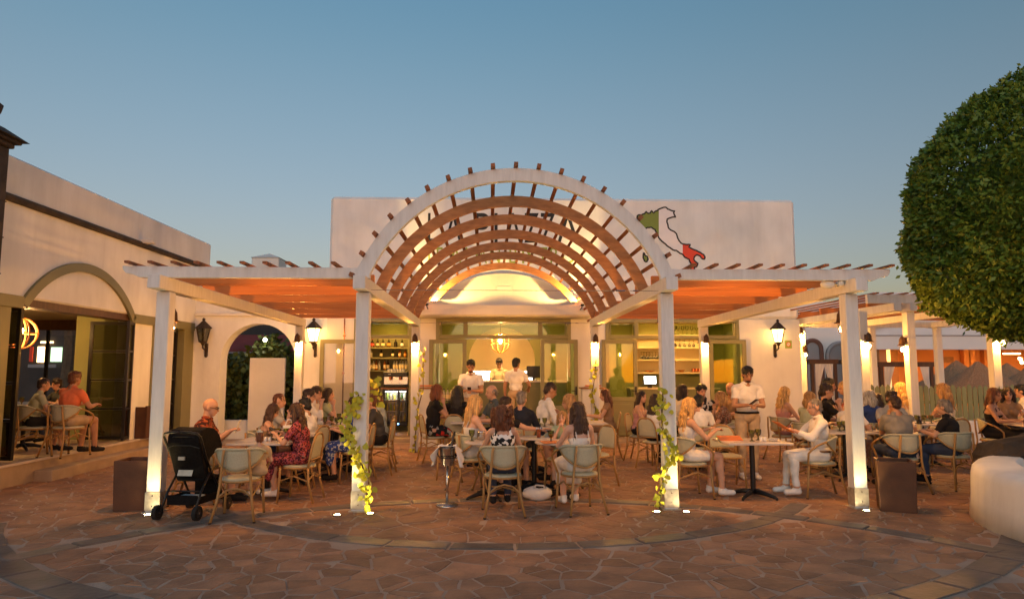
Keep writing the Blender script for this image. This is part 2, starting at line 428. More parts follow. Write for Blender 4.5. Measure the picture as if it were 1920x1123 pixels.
# front header beams with scrolled ends
for (x0, x1, s) in ((-4.52, -1.50, -1), (2.13, 5.07, 1)):
    e = x0 if s < 0 else x1; i = x1 if s < 0 else x0
    poly = [(i, 2.823), (e-s*.22, 2.823), (e-s*.16, 2.85), (e-s*.10, 2.87), (e-s*.045, 2.875), (e-s*.01, 2.92), (e, 2.965), (i, 2.955)]
    if s < 0: poly = poly[::-1]
    recalc(pp(B().prism(poly, YF-.13, YF-.05, 'xz'), 'header_beam', 'white_paint', bevel=.004))
    # orange joists behind, seen through
    jx0, jx1 = (x0+.10, x1) if s < 0 else (x0, x1-.10)
    ja, jb = (CX[0]-.30, CX[1]) if s < 0 else (CX[2], CX[3]+.30)
    for k, y in enumerate((9.30, 10.35, 11.40, 12.45, 13.50, 14.45)):
        z0 = 2.838-.0097*(y-YF); 
        pp(B().box(ja, jb, y-.035, y+.035, z0, z0+.155), 'joist', 'wood_joist', bevel=.004)
    # battens on top, running back
    n = 11
    for k in range(n):
        x = (x0+.12+k*.275) if s < 0 else (x1-.05-k*.278)
        if s < 0 and x > -1.72: continue
        if s > 0 and x < 2.40: continue
        z = 2.985
        pp(B().prism([(YF-.27, z-.002), (YB+.1, z-.040), (YB+.1, z-.014), (YF-.27, z+.026)], x-.026, x+.026, 'yz'), 'batten', 'wood_batten')
# arches
XC = (CX[1]+CX[2])/2; ZC = 2.105; RO, RI = 2.135, 1.968
def arch(name, m, y, th, ro, ri, zmin, bev=.004, n=40):
    ao = math.asin((zmin-ZC)/ro); ai = math.asin((zmin-ZC)/ri)
    vs = []; fs = []
    for k in range(n+1):
        t = k/n; a = ao+(math.pi-2*ao)*t; b = ai+(math.pi-2*ai)*t
        for yy in (y-th/2, y+th/2):
            vs.append((XC+ro*math.cos(a), yy, ZC+ro*math.sin(a))); vs.append((XC+ri*math.cos(b), yy, ZC+ri*math.sin(b)))
    for k in range(n):
        o = 4*k; p = o+4
        fs += [(o, p, p+1, o+1), (o+2, o+3, p+3, p+2), (o, o+2, p+2, p), (o+1, p+1, p+3, o+3)]
    fs += [(0,1,3,2), (4*n, 4*n+2, 4*n+3, 4*n+1)]
    return recalc(pp(B().add(vs, fs), name, m, bevel=bev))
arch('front_arch', 'white_paint', YF-.09, .085, RO, RI, 2.83)
AY = (9.80, 11.0, 12.22, 13.40, 14.55, 16.05)
for k, y in enumerate(AY):
    o = arch('arch_rib', 'wood_arch', y, .065, RO-.012, RI-.002, 2.775 if k < 5 else 3.30)
    # small steel brackets where the rib stands on the beam
    if k < 5:
        for s in (-1, 1):
            x = XC+s*(RO-.10)*math.cos(math.asin((2.78-ZC)/RO)); 
            pp(B().box(x-.03, x+.03, y-.043, y-.036, 2.775, 2.85), 'bracket', 'galvanised')
for k in range(19):
    a = R(20.5 + k*(139/18.)); r = RO+.030
    m = Matrix.Rotation(math.pi/2 - a, 3, 'Y')
    c = Vector((XC+r*math.cos(a), 0, ZC+r*math.sin(a)))
    vs = []
    for yy in (YF-.215, 16.35):
        for (u, w) in ((-.026,-.024),(.026,-.024),(.026,.024),(-.026,.024)):
            q = m @ Vector((u, 0, w)); vs.append((c.x+q.x, yy, c.z+q.z))
    b = B().add(vs, [(0,1,2,3),(7,6,5,4),(0,4,5,1),(1,5,6,2),(2,6,7,3),(3,7,4,0)])
    recalc(pp(b, 'arch_batten', 'wood_batten'))
# tie wires with turnbuckles across the barrel
for y, z, in ((YF+.05, 2.70), (YB, 2.69)):
    w = B().tube([(CX[1]+.06, y, z), (CX[2]-.06, y, z)], .004, 5)
    w.tube([(CX[2]-.62, y, z), (CX[2]-.50, y, z)], .011, 6).tube([(CX[2]-.40, y, z), (CX[2]-.34, y, z)], .009, 6)
    pp(w, 'tie_wire', 'steel')
pp(B().tube([(CX[3]-.13, YF+.02, 2.79), (CX[3]-.13, YF-.10, 2.79)], .035, 10).sphere((CX[3]-.27, YF-.02, 2.785), (.095,.07,.06), 12, 8), 'junction_lamp', 'plate', smooth=True)

# ================================================================== lamps
def bell_lamp(x, y, z, ry, label):
    """bronze hood lamp on a short bracket; ry: direction it stands off from the post (-1 towards the viewer)"""
    t = thing('post_lamp', label, 'lamp', (x, y, z), group=None)
    hd = B().lathe([(.018,.175),(.030,.165),(.034,.15),(.052,.12),(.058,.05),(.062,.02),(.092,.006),(.092,-.002),(.055,.004)], n=14)
    hd.build('hood', 'bronze', t, smooth=True)
    br = B().tube([(0, -ry*.10, .10), (0, -ry*.06, .155), (0, 0, .185), (0, 0, .165)], .009, 6).box(-.025, .025, min(-ry*.10, -ry*.112), max(-ry*.10, -ry*.112), .05, .15)
    br.build('bracket', 'bronze', t)
    B().lathe([(.046,-.005),(.048,-.06),(.046,-.10),(.030,-.128),(.001,-.135)], n=12, capb=False).build('glass_cover', 'glass_clear', t, smooth=True)
    B().sphere((0,0,-.075), (.028,.028,.036), 8, 6).build('bulb', 'bulb', t, smooth=True)
    return t
nm = ('left outer', 'left inner', 'right inner', 'right outer')
for i, x in enumerate(CX):
    bell_lamp(x, YF+cw+.115, 2.30, 1, f'lit bronze lamp on the rear of the {nm[i]} front post of the pergola')
    bell_lamp(x, YB-cw-.115, 2.27, -1, f'lit bronze lamp on the front of the {nm[i]} back post of the pergola')
    if i in (0, 3): bell_lamp(x, YB+cw+.115, 2.27, 1, f'lit bronze lamp behind the {nm[i]} back post of the pergola')
def lantern(x, y, z, lit, label, ry=-1):
    t = thing('wall_lantern', label, 'lantern', (x, y, z))
    fr = B()
    n = 6
    rt, rb, h = .165, .095, .30
    fr.lathe([(rt+.045,.31),(rt+.03,.335),(.05,.475),(.03,.49),(.03,.51),(.05,.52),(.012,.56)], n=n)
    fr.lathe([(rb+.012,-.012),(rb+.012,.008)], n=n)
    fr.lathe([(.012,-.16),(.02,-.13),(.012,-.10),(.035,-.07),(.05,-.04),(rb,-.012)], n=n)
    for k in range(n):
        a = 2*math.pi*k/n
        fr.tube([(rb*math.cos(a), rb*math.sin(a), 0), (rt*math.cos(a), rt*math.sin(a), .31)], .009, 5)
    fr.build('lantern_frame', 'lantern_metal', t)
    k = .93
    B().lathe([(rb*k,.008),(rt*k,.308)], n=n).build('lantern_pane', 'lantern_glow' if lit else 'glass_dark', t)
    br = B().tube([(0, 0, -.10), (0, .03, -.16), (0, .12, -.19), (0, .18, -.15), (0, .215, -.12)], .016, 7)
    br.box(-.035, .035, .21, .235, -.33, -.05).sphere((0, .215, -.32), (.04,.03,.05), 8, 6).sphere((0, .215, -.07), (.04,.03,.05), 8, 6)
    br.build('wall_bracket', 'lantern_metal', t, smooth=False)
    return t
YW = 16.6
lantern(at(592, 640, YW).x, YW-.235, 2.36, True, 'large lit wall lantern left of the olive door and bar')
lantern(at(1452, 640, YW).x, YW-.235, 2.36, True, 'large lit wall lantern on the right white wall beside a small notice')
lantern(at(388, 640, YW).x, YW-.235, 2.36, False, 'unlit dark wall lantern left of the white archway')
# in-ground uplights at the front posts
for k, (px, py) in enumerate(((276,967),(632,967),(694,964),(1232,961),(1287,961),(1625,959))):
    p = gr(px, py)
    nmz = ('beside the far left planter', 'left of the left inner post', 'right of the left inner post', 'left of the right inner post', 'right of the right inner post', 'by the right outer post and planter')[k]
    t = thing('ground_uplight', f'small round in-ground uplight glowing {nmz}', 'uplight', (p.x, p.y, .012))
    B().lathe([(.050,-.02),(.050,.004),(.038,.008),(.036,.002)], n=20, capt=False).build('trim_ring', 'steel', t)
    B().lathe([(.034,-.004),(.034,.004)], n=20).build('lens', 'uplight_glow', t)
    li = bpy.data.lights.new('uplight_beam', 'SPOT'); li.energy = 9; li.color = (1, .68, .24); li.spot_size = R(70); li.spot_blend = .6; li.shadow_soft_size = .03
    lo = bpy.data.objects.new('uplight_beam', li); COL.objects.link(lo); lo.parent = t; lo.location = (0, 0, .02)
    tx = min(CX, key=lambda c: abs(c-p.x)); d = Vector((tx-p.x, YF-cw-p.y, 2.3)); lo.rotation_euler = (-d).to_track_quat('Z', 'Y').to_euler()
# ================================================================== main restaurant building
RB = thing('restaurant_building', 'white flat-roofed restaurant with large lettering and a painted map of Italy', 'building', (1.8, YW, 0))
RO_ = (1.8, YW, 0)
def rp(b, name, m, parent=None, bevel=0.0, smooth=False): return b.build(name, m, parent or RB, RO_, bevel=bevel, smooth=smooth)
W2 = YW+.32
fw = B().box(-3.95, 7.62, YW, W2, 2.935, 5.95)
rp(fw, 'parapet_wall', 'plaster', bevel=.07)
for a, b_ in ((-3.95,-3.30), (-1.88,-1.33), (1.95,2.80), (6.10,7.62)):
    rp(B().box(a, b_, YW, W2, -.02, 2.93), 'wall', 'plaster_smooth')
rp(B().box(7.30, 7.62, W2, 21, -.02, 5.6), 'side_wall', 'plaster')
# rooms
rooms = ((-3.62,-1.66,W2,18.35), (-1.56,2.22,W2,20.2), (2.38,6.45,W2,18.75))
for k, (x0, x1, y0, y1) in enumerate(rooms):
    rp(B().box(x0-.12, x1+.12, YW-.12 if False else YW+.02, y1+.1, -.05, .15), 'floor', 'tile_floor')
    rp(B().box(x0-.1, x1+.1, y0, y1+.1, 2.94, 3.02), 'ceiling', 'cream_wall')
    rp(B().box(x0-.1, x0, y0, y1, .15, 2.94), 'partition_wall', 'olive_wall')
    rp(B().box(x1, x1+.1, y0, y1, .15, 2.94), 'partition_wall', 'olive_wall')
    if k != 1: rp(B().box(x0-.1, x1+.1, y1, y1+.1, .15, 2.94), 'back_wall', 'olive_wall')
rp(B().box(-3.4, -1.8, YW-.30, YW-.001, -.02, .10), 'doorstep', 'stone_step', bevel=.01)
rp(B().box(-1.45, 2.05, YW-.30, YW-.001, -.02, .10), 'doorstep', 'stone_step', bevel=.01)
rp(B().box(2.72, 6.15, YW-.30, YW-.001, -.02, .10), 'doorstep', 'stone_step', bevel=.01)
def opening(x0, x1, mull, top=2.93, z0=.15, tr=(2.45,2.53), fwid=.085):
    y0, y1 = YW-.03, YW+.12
    f = B().box(x0, x0+fwid, y0, y1, z0, top-fwid).box(x1-fwid, x1, y0, y1, z0, top-fwid).box(x0, x1, y0, y1, top-fwid, top)
    fr = rp(f, 'door_frame', 'olive', bevel=.006)
    rp(B().box(x0+fwid, x1-fwid, y0+.012, y1-.012, tr[0], tr[1]), 'transom_bar', 'olive', bevel=.005)
    e = [x0+fwid] + [c for c in mull] + [x1-fwid]
    for m_ in mull: rp(B().box(m_-.045, m_+.045, y0+.006, y1-.006, tr[1], top-fwid), 'mullion', 'olive', bevel=.005)
    for a, b_ in zip(e[:-1], e[1:]):
        rp(B().box(a+.05, b_-.05, YW+.04, YW+.05, tr[1]+.02, top-fwid-.02), 'transom_pane', 'glass_door')
        for q in ((a+.03, a+.055), (b_-.055, b_-.03)): rp(B().box(q[0], q[1], YW+.02, YW+.07, tr[1]+.001, top-fwid-.001), 'glazing_bead', 'olive')
    return fr
opening(-3.30, -1.88, [])
opening(-1.33, 1.95, [XA(873,YW,615), XA(1013,YW,615)])
opening(2.80, 6.10, [XA(1193,YW,615), XA(1322,YW,615)])
def leaf(x0, x1, y, z0, z1, label, panel=0., hs=1, gm='glass_door'):
    """a hinged door leaf with olive frame, glass and lever"""
    t = thing('door_leaf', None, None, (0,0,0)); t.parent = RB; t.location = (-RO_[0], -RO_[1], 0)
    if label: t['label'] = label
    w = .095
    f = B().box(x0, x0+w, y-.025, y+.025, z0, z1).box(x1-w, x1, y-.025, y+.025, z0, z1)
    f.box(x0+w, x1-w, y-.025, y+.025, z1-w, z1).box(x0+w, x1-w, y-.025, y+.025, z0, z0+.12)
    if panel: f.box(x0+w, x1-w, y-.025, y+.025, panel, panel+.10)
    f.build('leaf_frame', 'olive', t, bevel=.006)
    if panel:
        B().box(x0+w, x1-w, y-.012, y+.012, z0+.12, panel).build('leaf_panel', 'olive', t)
        B().box(x0+w+.07, x1-w-.07, y-.02, y-.0125, z0+.19, panel-.07).build('raised_panel', 'olive', t, bevel=.006)
    B().box(x0+w, x1-w, y-.004, y+.004, (panel+.10) if panel else z0+.12, z1-w).build('leaf_pane', gm, t)
    xh = x0+.05 if hs < 0 else x1-.05
    B().tube([(xh, y-.03, 1.20), (xh, y-.07, 1.20), (xh-hs*.11, y-.07, 1.20)], .010, 6).box(xh-.02, xh+.02, y-.035, y-.0255, 1.10, 1.30).build('lever', 'black_metal', t)
    return t
leaf(XA(601,16.5,635), XA(672,16.5,635), 16.50, .14, 2.42, 'glazed olive door leaf folded back on the white wall', 0, -1, 'glass_clear')
leaf(XA(805,16.4,635), XA(875,16.4,635), 16.40, .14, 2.42, 'left glazed leaf of the middle doorway', .75, 1)
leaf(XA(1013,16.4,635), XA(1083,16.4,635), 16.40, .14, 2.42, 'right glazed leaf of the middle doorway', .75, 1)
leaf(XA(1128,16.45,635), XA(1194,16.45,635), 16.45, .14, 2.42, 'left glazed leaf of the right doorway', .95, 1)
leaf(XA(1329,16.4,635), XA(1398,16.4,635), 16.40, .14, 2.42, 'right glazed leaf of the right doorway', .75, 1)
# ledge, tympanum and its lights
lx0, lx1 = -1.80, 2.42
rp(B().box(lx0, lx1, 16.10, YW-.002, 2.955, 3.20), 'ledge', 'plaster_smooth', bevel=.02)
rp(B().box(lx0, lx1, 16.06, 16.10, 2.985, 3.225), 'ledge_lip', 'plaster_smooth', bevel=.008)
xm = XA(945, YW, 540); tw = 2.0; th_ = .86; tr_ = (tw*tw+th_*th_)/(2*th_)
arc = []
for k in range(33):
    x = xm-tw+2*tw*k/32; arc.append((x, 3.20+math.sqrt(max(0, tr_*tr_-(x-xm)**2))-(tr_-th_)))
ty = rp(B().prism([(xm+tw, 3.202), (xm-tw, 3.202)] + arc[1:-1], YW-.10, YW-.002, 'xz'), 'tympanum', 'plaster_smooth', bevel=.03); recalc(ty)
for s, x in ((-1, lx0+.18), (1, lx1-.18)):
    rp(B().prism([(x-s*.30, 3.23), (x-s*.10, 3.23), (x+s*.10, 3.48), (x-s*.02, 3.48)][::s], 16.12, 16.24, 'xz'), 'gusset', 'plaster_smooth')
rp(B().box(xm-.17, xm+.17, YW-.125, YW-.101, 3.60, 3.72), 'emergency_light', 'plate', bevel=.01)
for s, px in ((-1, 800), (1, 1092)):
    x = XA(px, 15.75, 569)
    li = bpy.data.lights.new('ledge_light', 'SPOT'); li.energy = 60; li.color = (1, .60, .18); li.spot_size = R(100); li.spot_blend = .3; li.shadow_soft_size = .02
    lo = bpy.data.objects.new('ledge_light', li); COL.objects.link(lo); lo.parent = RB; lo.location = (x-RO_[0], 15.75-RO_[1], 3.24)
    lo.rotation_euler = (-Vector((-s*.60, .50, .95))).to_track_quat('Z', 'Y').to_euler()
    rp(B().lathe([(.03,0),(.045,.02),(.045,.05)], (x, 15.75, 3.17), 10).tube([(x, 15.75, 3.18), (x, 16.07, 3.12)], .014, 6), 'ledge_lamp_body', 'black_metal')
# conduit
cx_ = XA(645, YW, 660)
rp(B().tube([(cx_, YW-.02, .1), (cx_, YW-.02, 2.93)], .014, 6).box(cx_-.03, cx_+.03, YW-.03, YW-.001, 1.6, 1.63).box(cx_-.03, cx_+.03, YW-.03, YW-.001, 2.5, 2.53), 'conduit', 'copper')
# lettering
def text(body, x0, x1, z0, z1, y, m, name):
    cu = bpy.data.curves.new('t', 'FONT'); cu.body = body; cu.extrude = .004; cu.size = 1; cu.space_character = 1.08
    to = bpy.data.objects.new('t', cu); COL.objects.link(to); bpy.context.view_layer.update()
    me = bpy.data.meshes.new_from_object(to.evaluated_get(bpy.context.evaluated_depsgraph_get()))
    bpy.data.objects.remove(to)
    co = np.empty(len(me.vertices)*3); me.vertices.foreach_get('co', co); co = co.reshape(-1, 3)
    mn, mx = co.min(0), co.max(0); new = np.empty_like(co)
    new[:,0] = x0+(co[:,0]-mn[0])/(mx[0]-mn[0])*(x1-x0) - RO_[0]
    new[:,2] = z0+(co[:,1]-mn[1])/(mx[1]-mn[1])*(z1-z0)
    new[:,1] = y-co[:,2] - RO_[1]
    me.vertices.foreach_set('co', new.ravel()); me.materials.clear(); me.materials.append(M[m]); me.update()
    o = bpy.data.objects.new(name, me); COL.objects.link(o); o.parent = RB; return o
def letters(s, pxs, y0, y1, m):
    for ch, a, b_ in pxs:
        p = at(a, y1, YW); q = at(b_, y0, YW); text(ch, p.x, q.x, p.z, q.z, YW-.006, m, 'letter_'+ch.lower())
letters('', [('L',802,822),('A',834,866),('P',891,918),('I',927,933),('A',946,978),('Z',983,1010),('Z',1013,1041),('A',1045,1085)], 400, 455, 'sign_black')
letters('', [('I',803,806.5),('T',811,830),('A',842,866),('L',873,886),('I',892,895.5),('A',897,913),('N',919,937.5),('B',955,970),('I',979,982.5),('S',988,1003),('T',1009,1026),('R',1032,1048),('O',1054,1078)], 464, 494, 'sign_green')
# painted map
IT = [(615,400),(640,398),(660,390),(672,375),(685,388),(700,385),(708,370),(722,385),(735,372),(752,362),(775,352),(800,347),(812,358),(835,368),(860,372),(852,385),(858,400),(866,412),(845,412),(825,418),(810,425),(808,445),(815,465),(820,485),(840,500),(862,512),(875,535),(882,555),(895,575),(912,588),(940,592),(962,592),(952,608),(970,618),(1000,630),(1030,645),(1050,658),(1058,672),(1055,688),(1040,685),(1028,668),(1005,660),(992,668),(985,690),(998,705),(1012,715),(1005,735),(990,740),(990,760),(980,768),(965,760),(968,740),(978,735),(965,715),(955,690),(940,682),(925,675),(915,660),(895,650),(870,630),(850,628),(825,610),(800,590),(775,570),(755,548),(745,520),(730,495),(705,478),(680,480),(655,498),(640,490),(625,465),(618,445),(622,430),(612,420)]
SA = [(655,645),(664,662),(680,668),(684,690),(676,705),(660,700),(652,680)]
def wpt(p): q = at(1020+p[0]/3.508, 290+p[1]/3.508, YW); return (q.x, q.z)
def clipx(poly, x, keep_less):
    out = []
    for i in range(len(poly)):
        a, b_ = poly[i], poly[(i+1) % len(poly)]; ia = (a[0] < x) == keep_less; ib = (b_[0] < x) == keep_less
        if ia: out.append(a)
        if ia != ib: t = (x-a[0])/(b_[0]-a[0]); out.append((x, a[1]+(b_[1]-a[1])*t))
    return out
MP = thing('painted_map', None, None, (0,0,0)); MP.parent = RB; MP.location = (-RO_[0], -RO_[1], 0); MP['label'] = 'map of Italy painted in green, white and red'
def flat(poly, m, name, dy):
    bm = bmesh.new(); vs = [bm.verts.new((x, YW-dy, z)) for x, z in map(wpt, poly)]
    es = [bm.edges.new((vs[i], vs[(i+1) % len(vs)])) for i in range(len(vs)) if (vs[i].co-vs[(i+1) % len(vs)].co).length > 1e-6]
    bmesh.ops.triangle_fill(bm, edges=es, use_beauty=True); me = bpy.data.meshes.new(name); bm.to_mesh(me); bm.free()
    me.materials.append(M[m]); o = bpy.data.objects.new(name, me); COL.objects.link(o); o.parent = MP; return o
flat(clipx(IT, 755, True), 'map_green', 'green_field', .005)
flat(clipx(clipx(IT, 755, False), 912, True), 'map_white', 'white_field', .005)
flat(clipx(IT, 912, False), 'map_red', 'red_field', .005)
flat(SA, 'map_green', 'island_field', .005)
for pl in (IT, SA):
    pts = []
    for i in range(len(pl)):
        a, b_ = pl[i], pl[(i+1) % len(pl)]
        pts.append(a); pts.append(((a[0]+b_[0])/2+rng.uniform(-2.5,2.5), (a[1]+b_[1])/2+rng.uniform(-2.5,2.5)))
    pts = [(x, YW-.006, z) for x, z in map(wpt, pts)]; pts.append(pts[0])
    bb = B().tube(pts, .019, 4)
    bb.v = [(x, YW-.006+(y-(YW-.006))*.15, z) for x, y, z in bb.v]
    bb.build('outline', 'sign_black', MP)
# no-smoking notice
p = at(1478, 647, YW)
nt_ = thing('no_smoking_notice', 'small green no-smoking notice on the right white wall', 'notice', (p.x, YW, p.z))
B().box(-.10,.10,-.008,-.001,-.15,.13).build('board', 'plate', nt_)
B().box(-.085,.085,-.011,-.0085,-.08,.115).build('green_square', 'sign_green', nt_)
ring = B(); vs=[]; fs=[]
for k in range(20):
    a=2*math.pi*k/20
    for r in (.045,.06): vs.append((r*math.cos(a), -.0125, .02+r*math.sin(a)))
for k in range(20): fs.append((2*k,2*k+1,(2*k+3)%40,(2*k+2)%40))
B().add(vs, fs).build('red_ring', 'red_paint', nt_)
B().add([(.04*math.cos(2*math.pi*k/16), -.012, .02+.04*math.sin(2*math.pi*k/16)) for k in range(16)], [tuple(range(16))]).build('white_disc', 'plate', nt_)
B().box(-.03,.03,-.0135,-.0125,.012,.022).build('cigarette_symbol', 'sign_black', nt_)
B().add([(-.040,-.0136,.056),(-.034,-.0136,.062),(.040,-.0136,-.016),(.034,-.0136,-.022)], [(0,1,2,3)]).build('red_bar', 'red_paint', nt_)

# ---- interiors
def ceil_light(x, y, w, d, m='ceiling_glow', z=2.935):
    rp(B().box(x-w/2, x+w/2, y-d/2, y+d/2, z-.02, z-.003), 'unseen_ceiling_light', m)
ceil_light(-2.6, 17.35, .5, .25); ceil_light(.3, 17.06, 1.4, .16); ceil_light(3.6, 17.5, .5, .25); ceil_light(5.3, 17.5, .5, .25)
# kitchen behind the middle room: olive wall with a tall arch
yk = 19.3; kx0, kx1 = XA(879, yk, 680), XA(1003, yk, 680); kc = (kx0+kx1)/2; kr = (kx1-kx0)/2
def arch_wall(b, x0, x1, z0, z1, ax0, ax1, zs, y0, y1, plane='xz', n=20):
    c = (ax0+ax1)/2; r = (ax1-ax0)/2
    b.prism([(x0,z0),(ax0,z0),(ax0,z1),(x0,z1)], y0, y1, plane); b.prism([(ax1,z0),(x1,z0),(x1,z1),(ax1,z1)], y0, y1, plane)
    for k in range(n):
        a0 = math.pi-math.pi*k/n; a1 = math.pi-math.pi*(k+1)/n
        p0 = (c+r*math.cos(a0), zs+r*math.sin(a0)); p1 = (c+r*math.cos(a1), zs+r*math.sin(a1))
        b.prism([p0, p1, (p1[0], z1), (p0[0], z1)], y0, y1, plane)
    return b
zk = at(940, 600, yk).z
recalc(rp(arch_wall(B(), -1.56, 2.22, .15, 2.94, kx0, kx1, min(zk, 2.9)-kr, yk, yk+.12), 'kitchen_wall', 'olive_wall'))
rp(B().box(kx0-.02, kx1+.02, yk+.30, yk+.36, 1.66, 2.93), 'kitchen_hood', 'cream_wall')
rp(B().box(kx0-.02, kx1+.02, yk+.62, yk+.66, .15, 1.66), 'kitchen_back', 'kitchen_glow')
for k in range(3): rp(B().box(kx0+.1+k*.55, kx0+.5+k*.55, yk+.40, yk+.60, 1.36, 1.36+rng.uniform(.06,.2)), 'kitchen_pan', 'steel')
rp(B().box(kx0-.02, kx1+.02, yk+.2, yk+.62, .15, 1.36), 'kitchen_pass', 'steel')
# counter of the middle room
bc = thing('bar_counter', 'olive panelled service counter inside the middle doorway', 'counter', (.4, 17.5, .15))
cz = at(950, 713, 17.2).z; ca, cb = XA(878,17.2), XA(1090,17.2)
B().box(ca, cb, 17.2, 17.8, .15, cz-.05).build('counter_front', 'olive', bc, (.4,17.5,.15))
B().box(ca-.03, cb+.03, 17.15, 17.85, cz-.05, cz).build('counter_top', 'marble', bc, (.4,17.5,.15), bevel=.008)
for k in range(4):
    w = (cb-ca)/4; B().box(ca+k*w+.06, ca+(k+1)*w-.06, 17.185, 17.1995, .35, cz-.18).build('front_panel', 'olive', bc, (.4,17.5,.15), bevel=.006)
def small(name, label, cat, b, m, c, group=None, **k):
    o = b.build(name, m, None, c, **k); return tag(o, label, cat, group)
t = thing('till_monitor', 'black monitor seen from behind on the service counter', 'monitor', (XA(1000,17.3,700), 17.3, cz))
B().box(-.17,.17,-.015,.015,.06,.36).build('screen_case', 'black_metal', t, bevel=.008); B().box(-.03,.03,-.01,.03,.012,.1).box(-.09,.09,-.06,.08,0,.012).build('stand', 'black_metal', t)
# globe pendants
def globe(x, y, z, r, label, ceil):
    t = thing('globe_pendant', label, 'pendant lamp', (x, y, z))
    for k in range(4):
        a = math.pi*k/4+.3; ring = [(r*math.cos(q)*math.cos(a), r*math.cos(q)*math.sin(a), r*math.sin(q)) for q in [2*math.pi*i/28 for i in range(29)]]
        B().tube(ring, .013, 5, cap=False).build('hoop', 'wicker_lamp', t)
    B().tube([(r*1.01*math.cos(q), r*1.01*math.sin(q), 0) for q in [2*math.pi*i/28 for i in range(29)]], .013, 5, cap=False).build('equator_hoop', 'wicker_lamp', t)
    B().tube([(0,0,r), (0,0,ceil-z)], .006, 5).build('cord', 'black_metal', t)
    B().tube([(0,0,r), (0,0,r*.35)], .018, 8).build('lamp_holder', 'bronze', t)
    B().sphere((0,0,r*.18), (.045,.045,.06), 10, 8).build('bulb', 'pendant_bulb', t, smooth=True)
p = at(938, 643, 18.2); globe(p.x, 18.2, p.z, .26, 'round cage pendant lamp glowing in the middle doorway', 2.93)
# bar room: shelves, bottles, coffee machine, fridge
yb = 17.75
sx0, sx1 = -3.5, XA(764, yb)
bs = thing('bar_shelving', 'olive wall shelves holding bottles in the left bar', 'shelving', (-2.7, yb, .15))
BSO = (-2.7, yb, .15)
for py in (651, 670, 694):
    z = at(730, py, yb).z; B().box(sx0, sx1, yb, yb+.3, z-.03, z).build('shelf', 'olive', bs, BSO)
z = at(730, 632, yb).z; B().box(sx0, sx1, yb-.01, yb+.02, z-.05, z+.0).build('top_rail', 'olive', bs, BSO)
B().box(sx1, sx1+.08, yb-.02, yb+.32, .15, 2.9).build('end_panel', 'olive', bs, BSO)
B().box(sx0, sx1, yb+.30, yb+.33, .15, 2.9).build('back_board', 'olive_dark', bs, BSO)
BPROF = {'slim': [(.034,0),(.036,.01),(.036,.60),(.030,.70),(.013,.78),(.013,.96),(.016,.965),(.016,1)],
         'squat': [(.044,0),(.048,.02),(.048,.55),(.036,.66),(.014,.74),(.014,.92),(.018,.93),(.018,1)]}
def bottle(x, y, z, h, kind, m, lm, label, group):
    t = thing('bottle', label, 'bottle', (x, y, z), group=group)
    pr = [(r, zz*h) for r, zz in BPROF[kind]]
    B().lathe(pr, n=10).build('glass_body', m, t, smooth=True)
    r = pr[2][0]+.0012
    if lm: B().lathe([(r, h*.16), (r, h*.50)], n=10, capb=False, capt=False).build('paper_label', lm, t, smooth=True)
    B().lathe([(pr[-1][0]+.002, h*.93), (pr[-1][0]+.002, h*1.005)], n=8).build('cap', 'black_metal' if lm != 'label_red' else 'label_red', t)
    return t
zs = at(730, 650.5, yb).z
for px, m, lm, k, ds in ((697,'bottle_dark','label_red','squat','red-labelled'),(707,'bottle_dark','label_cream','slim','cream-labelled'),(717,'bottle_dark','label_cream','squat','dark'),(728,'bottle_dark','label_orange','squat','orange-labelled'),(741,'bottle_dark',None,'squat','round plain dark'),(753,'bottle_dark','plate','slim','white-labelled')):
    bottle(XA(px,yb+.1), yb+.1, zs+.001, .205, k, m, lm, f'{ds} bottle on the top shelf of the left bar', 'bottles on the bar shelves')
zs = at(730, 669.5, yb).z
for px, m, lm, ds in ((695,'bottle_clear',None,'first pale'),(714,'bottle_dark','label_cream','dark'),(736,'bottle_green','label_cream','green'),(749,'bottle_amber','label_cream','amber'),(759,'bottle_amber','label_orange','orange-labelled')):
    bottle(XA(px,yb+.1), yb+.1, zs+.001, .20, 'slim', m, lm, f'{ds} bottle on the middle shelf of the left bar', 'bottles on the bar shelves')
zs = at(730, 693.5, yb).z
for i, px in enumerate((694,700,705,711,721,727,739,744,750,755,761)):
    m = ('bottle_clear','bottle_clear','bottle_amber','bottle_clear','bottle_amber','bottle_dark')[i] if i < 6 else 'bottle_clear'
    bottle(XA(px,yb+.1), yb+.1, zs+.001, .26, 'slim', m, 'label_cream' if i not in (3,) else None, f'{ORD[i]} spirit bottle from the left in the crowded lowest bar shelf row', 'bottles crowded on the lowest bar shelf')
ctz = at(730, 727, 17.45).z
ct = thing('bar_back_counter', 'olive back counter below the bottle shelves', 'counter', (-2.7, 17.5, .15)); CTO = (-2.7,17.5,.15)
B().box(sx0, sx1+.06, 17.38, yb-.03, ctz-.035, ctz).build('counter_top', 'wood_board', ct, CTO)
B().box(sx0, XA(718,17.42), 17.42, yb-.03, .15, ctz-.036).build('cupboard', 'olive', ct, CTO)
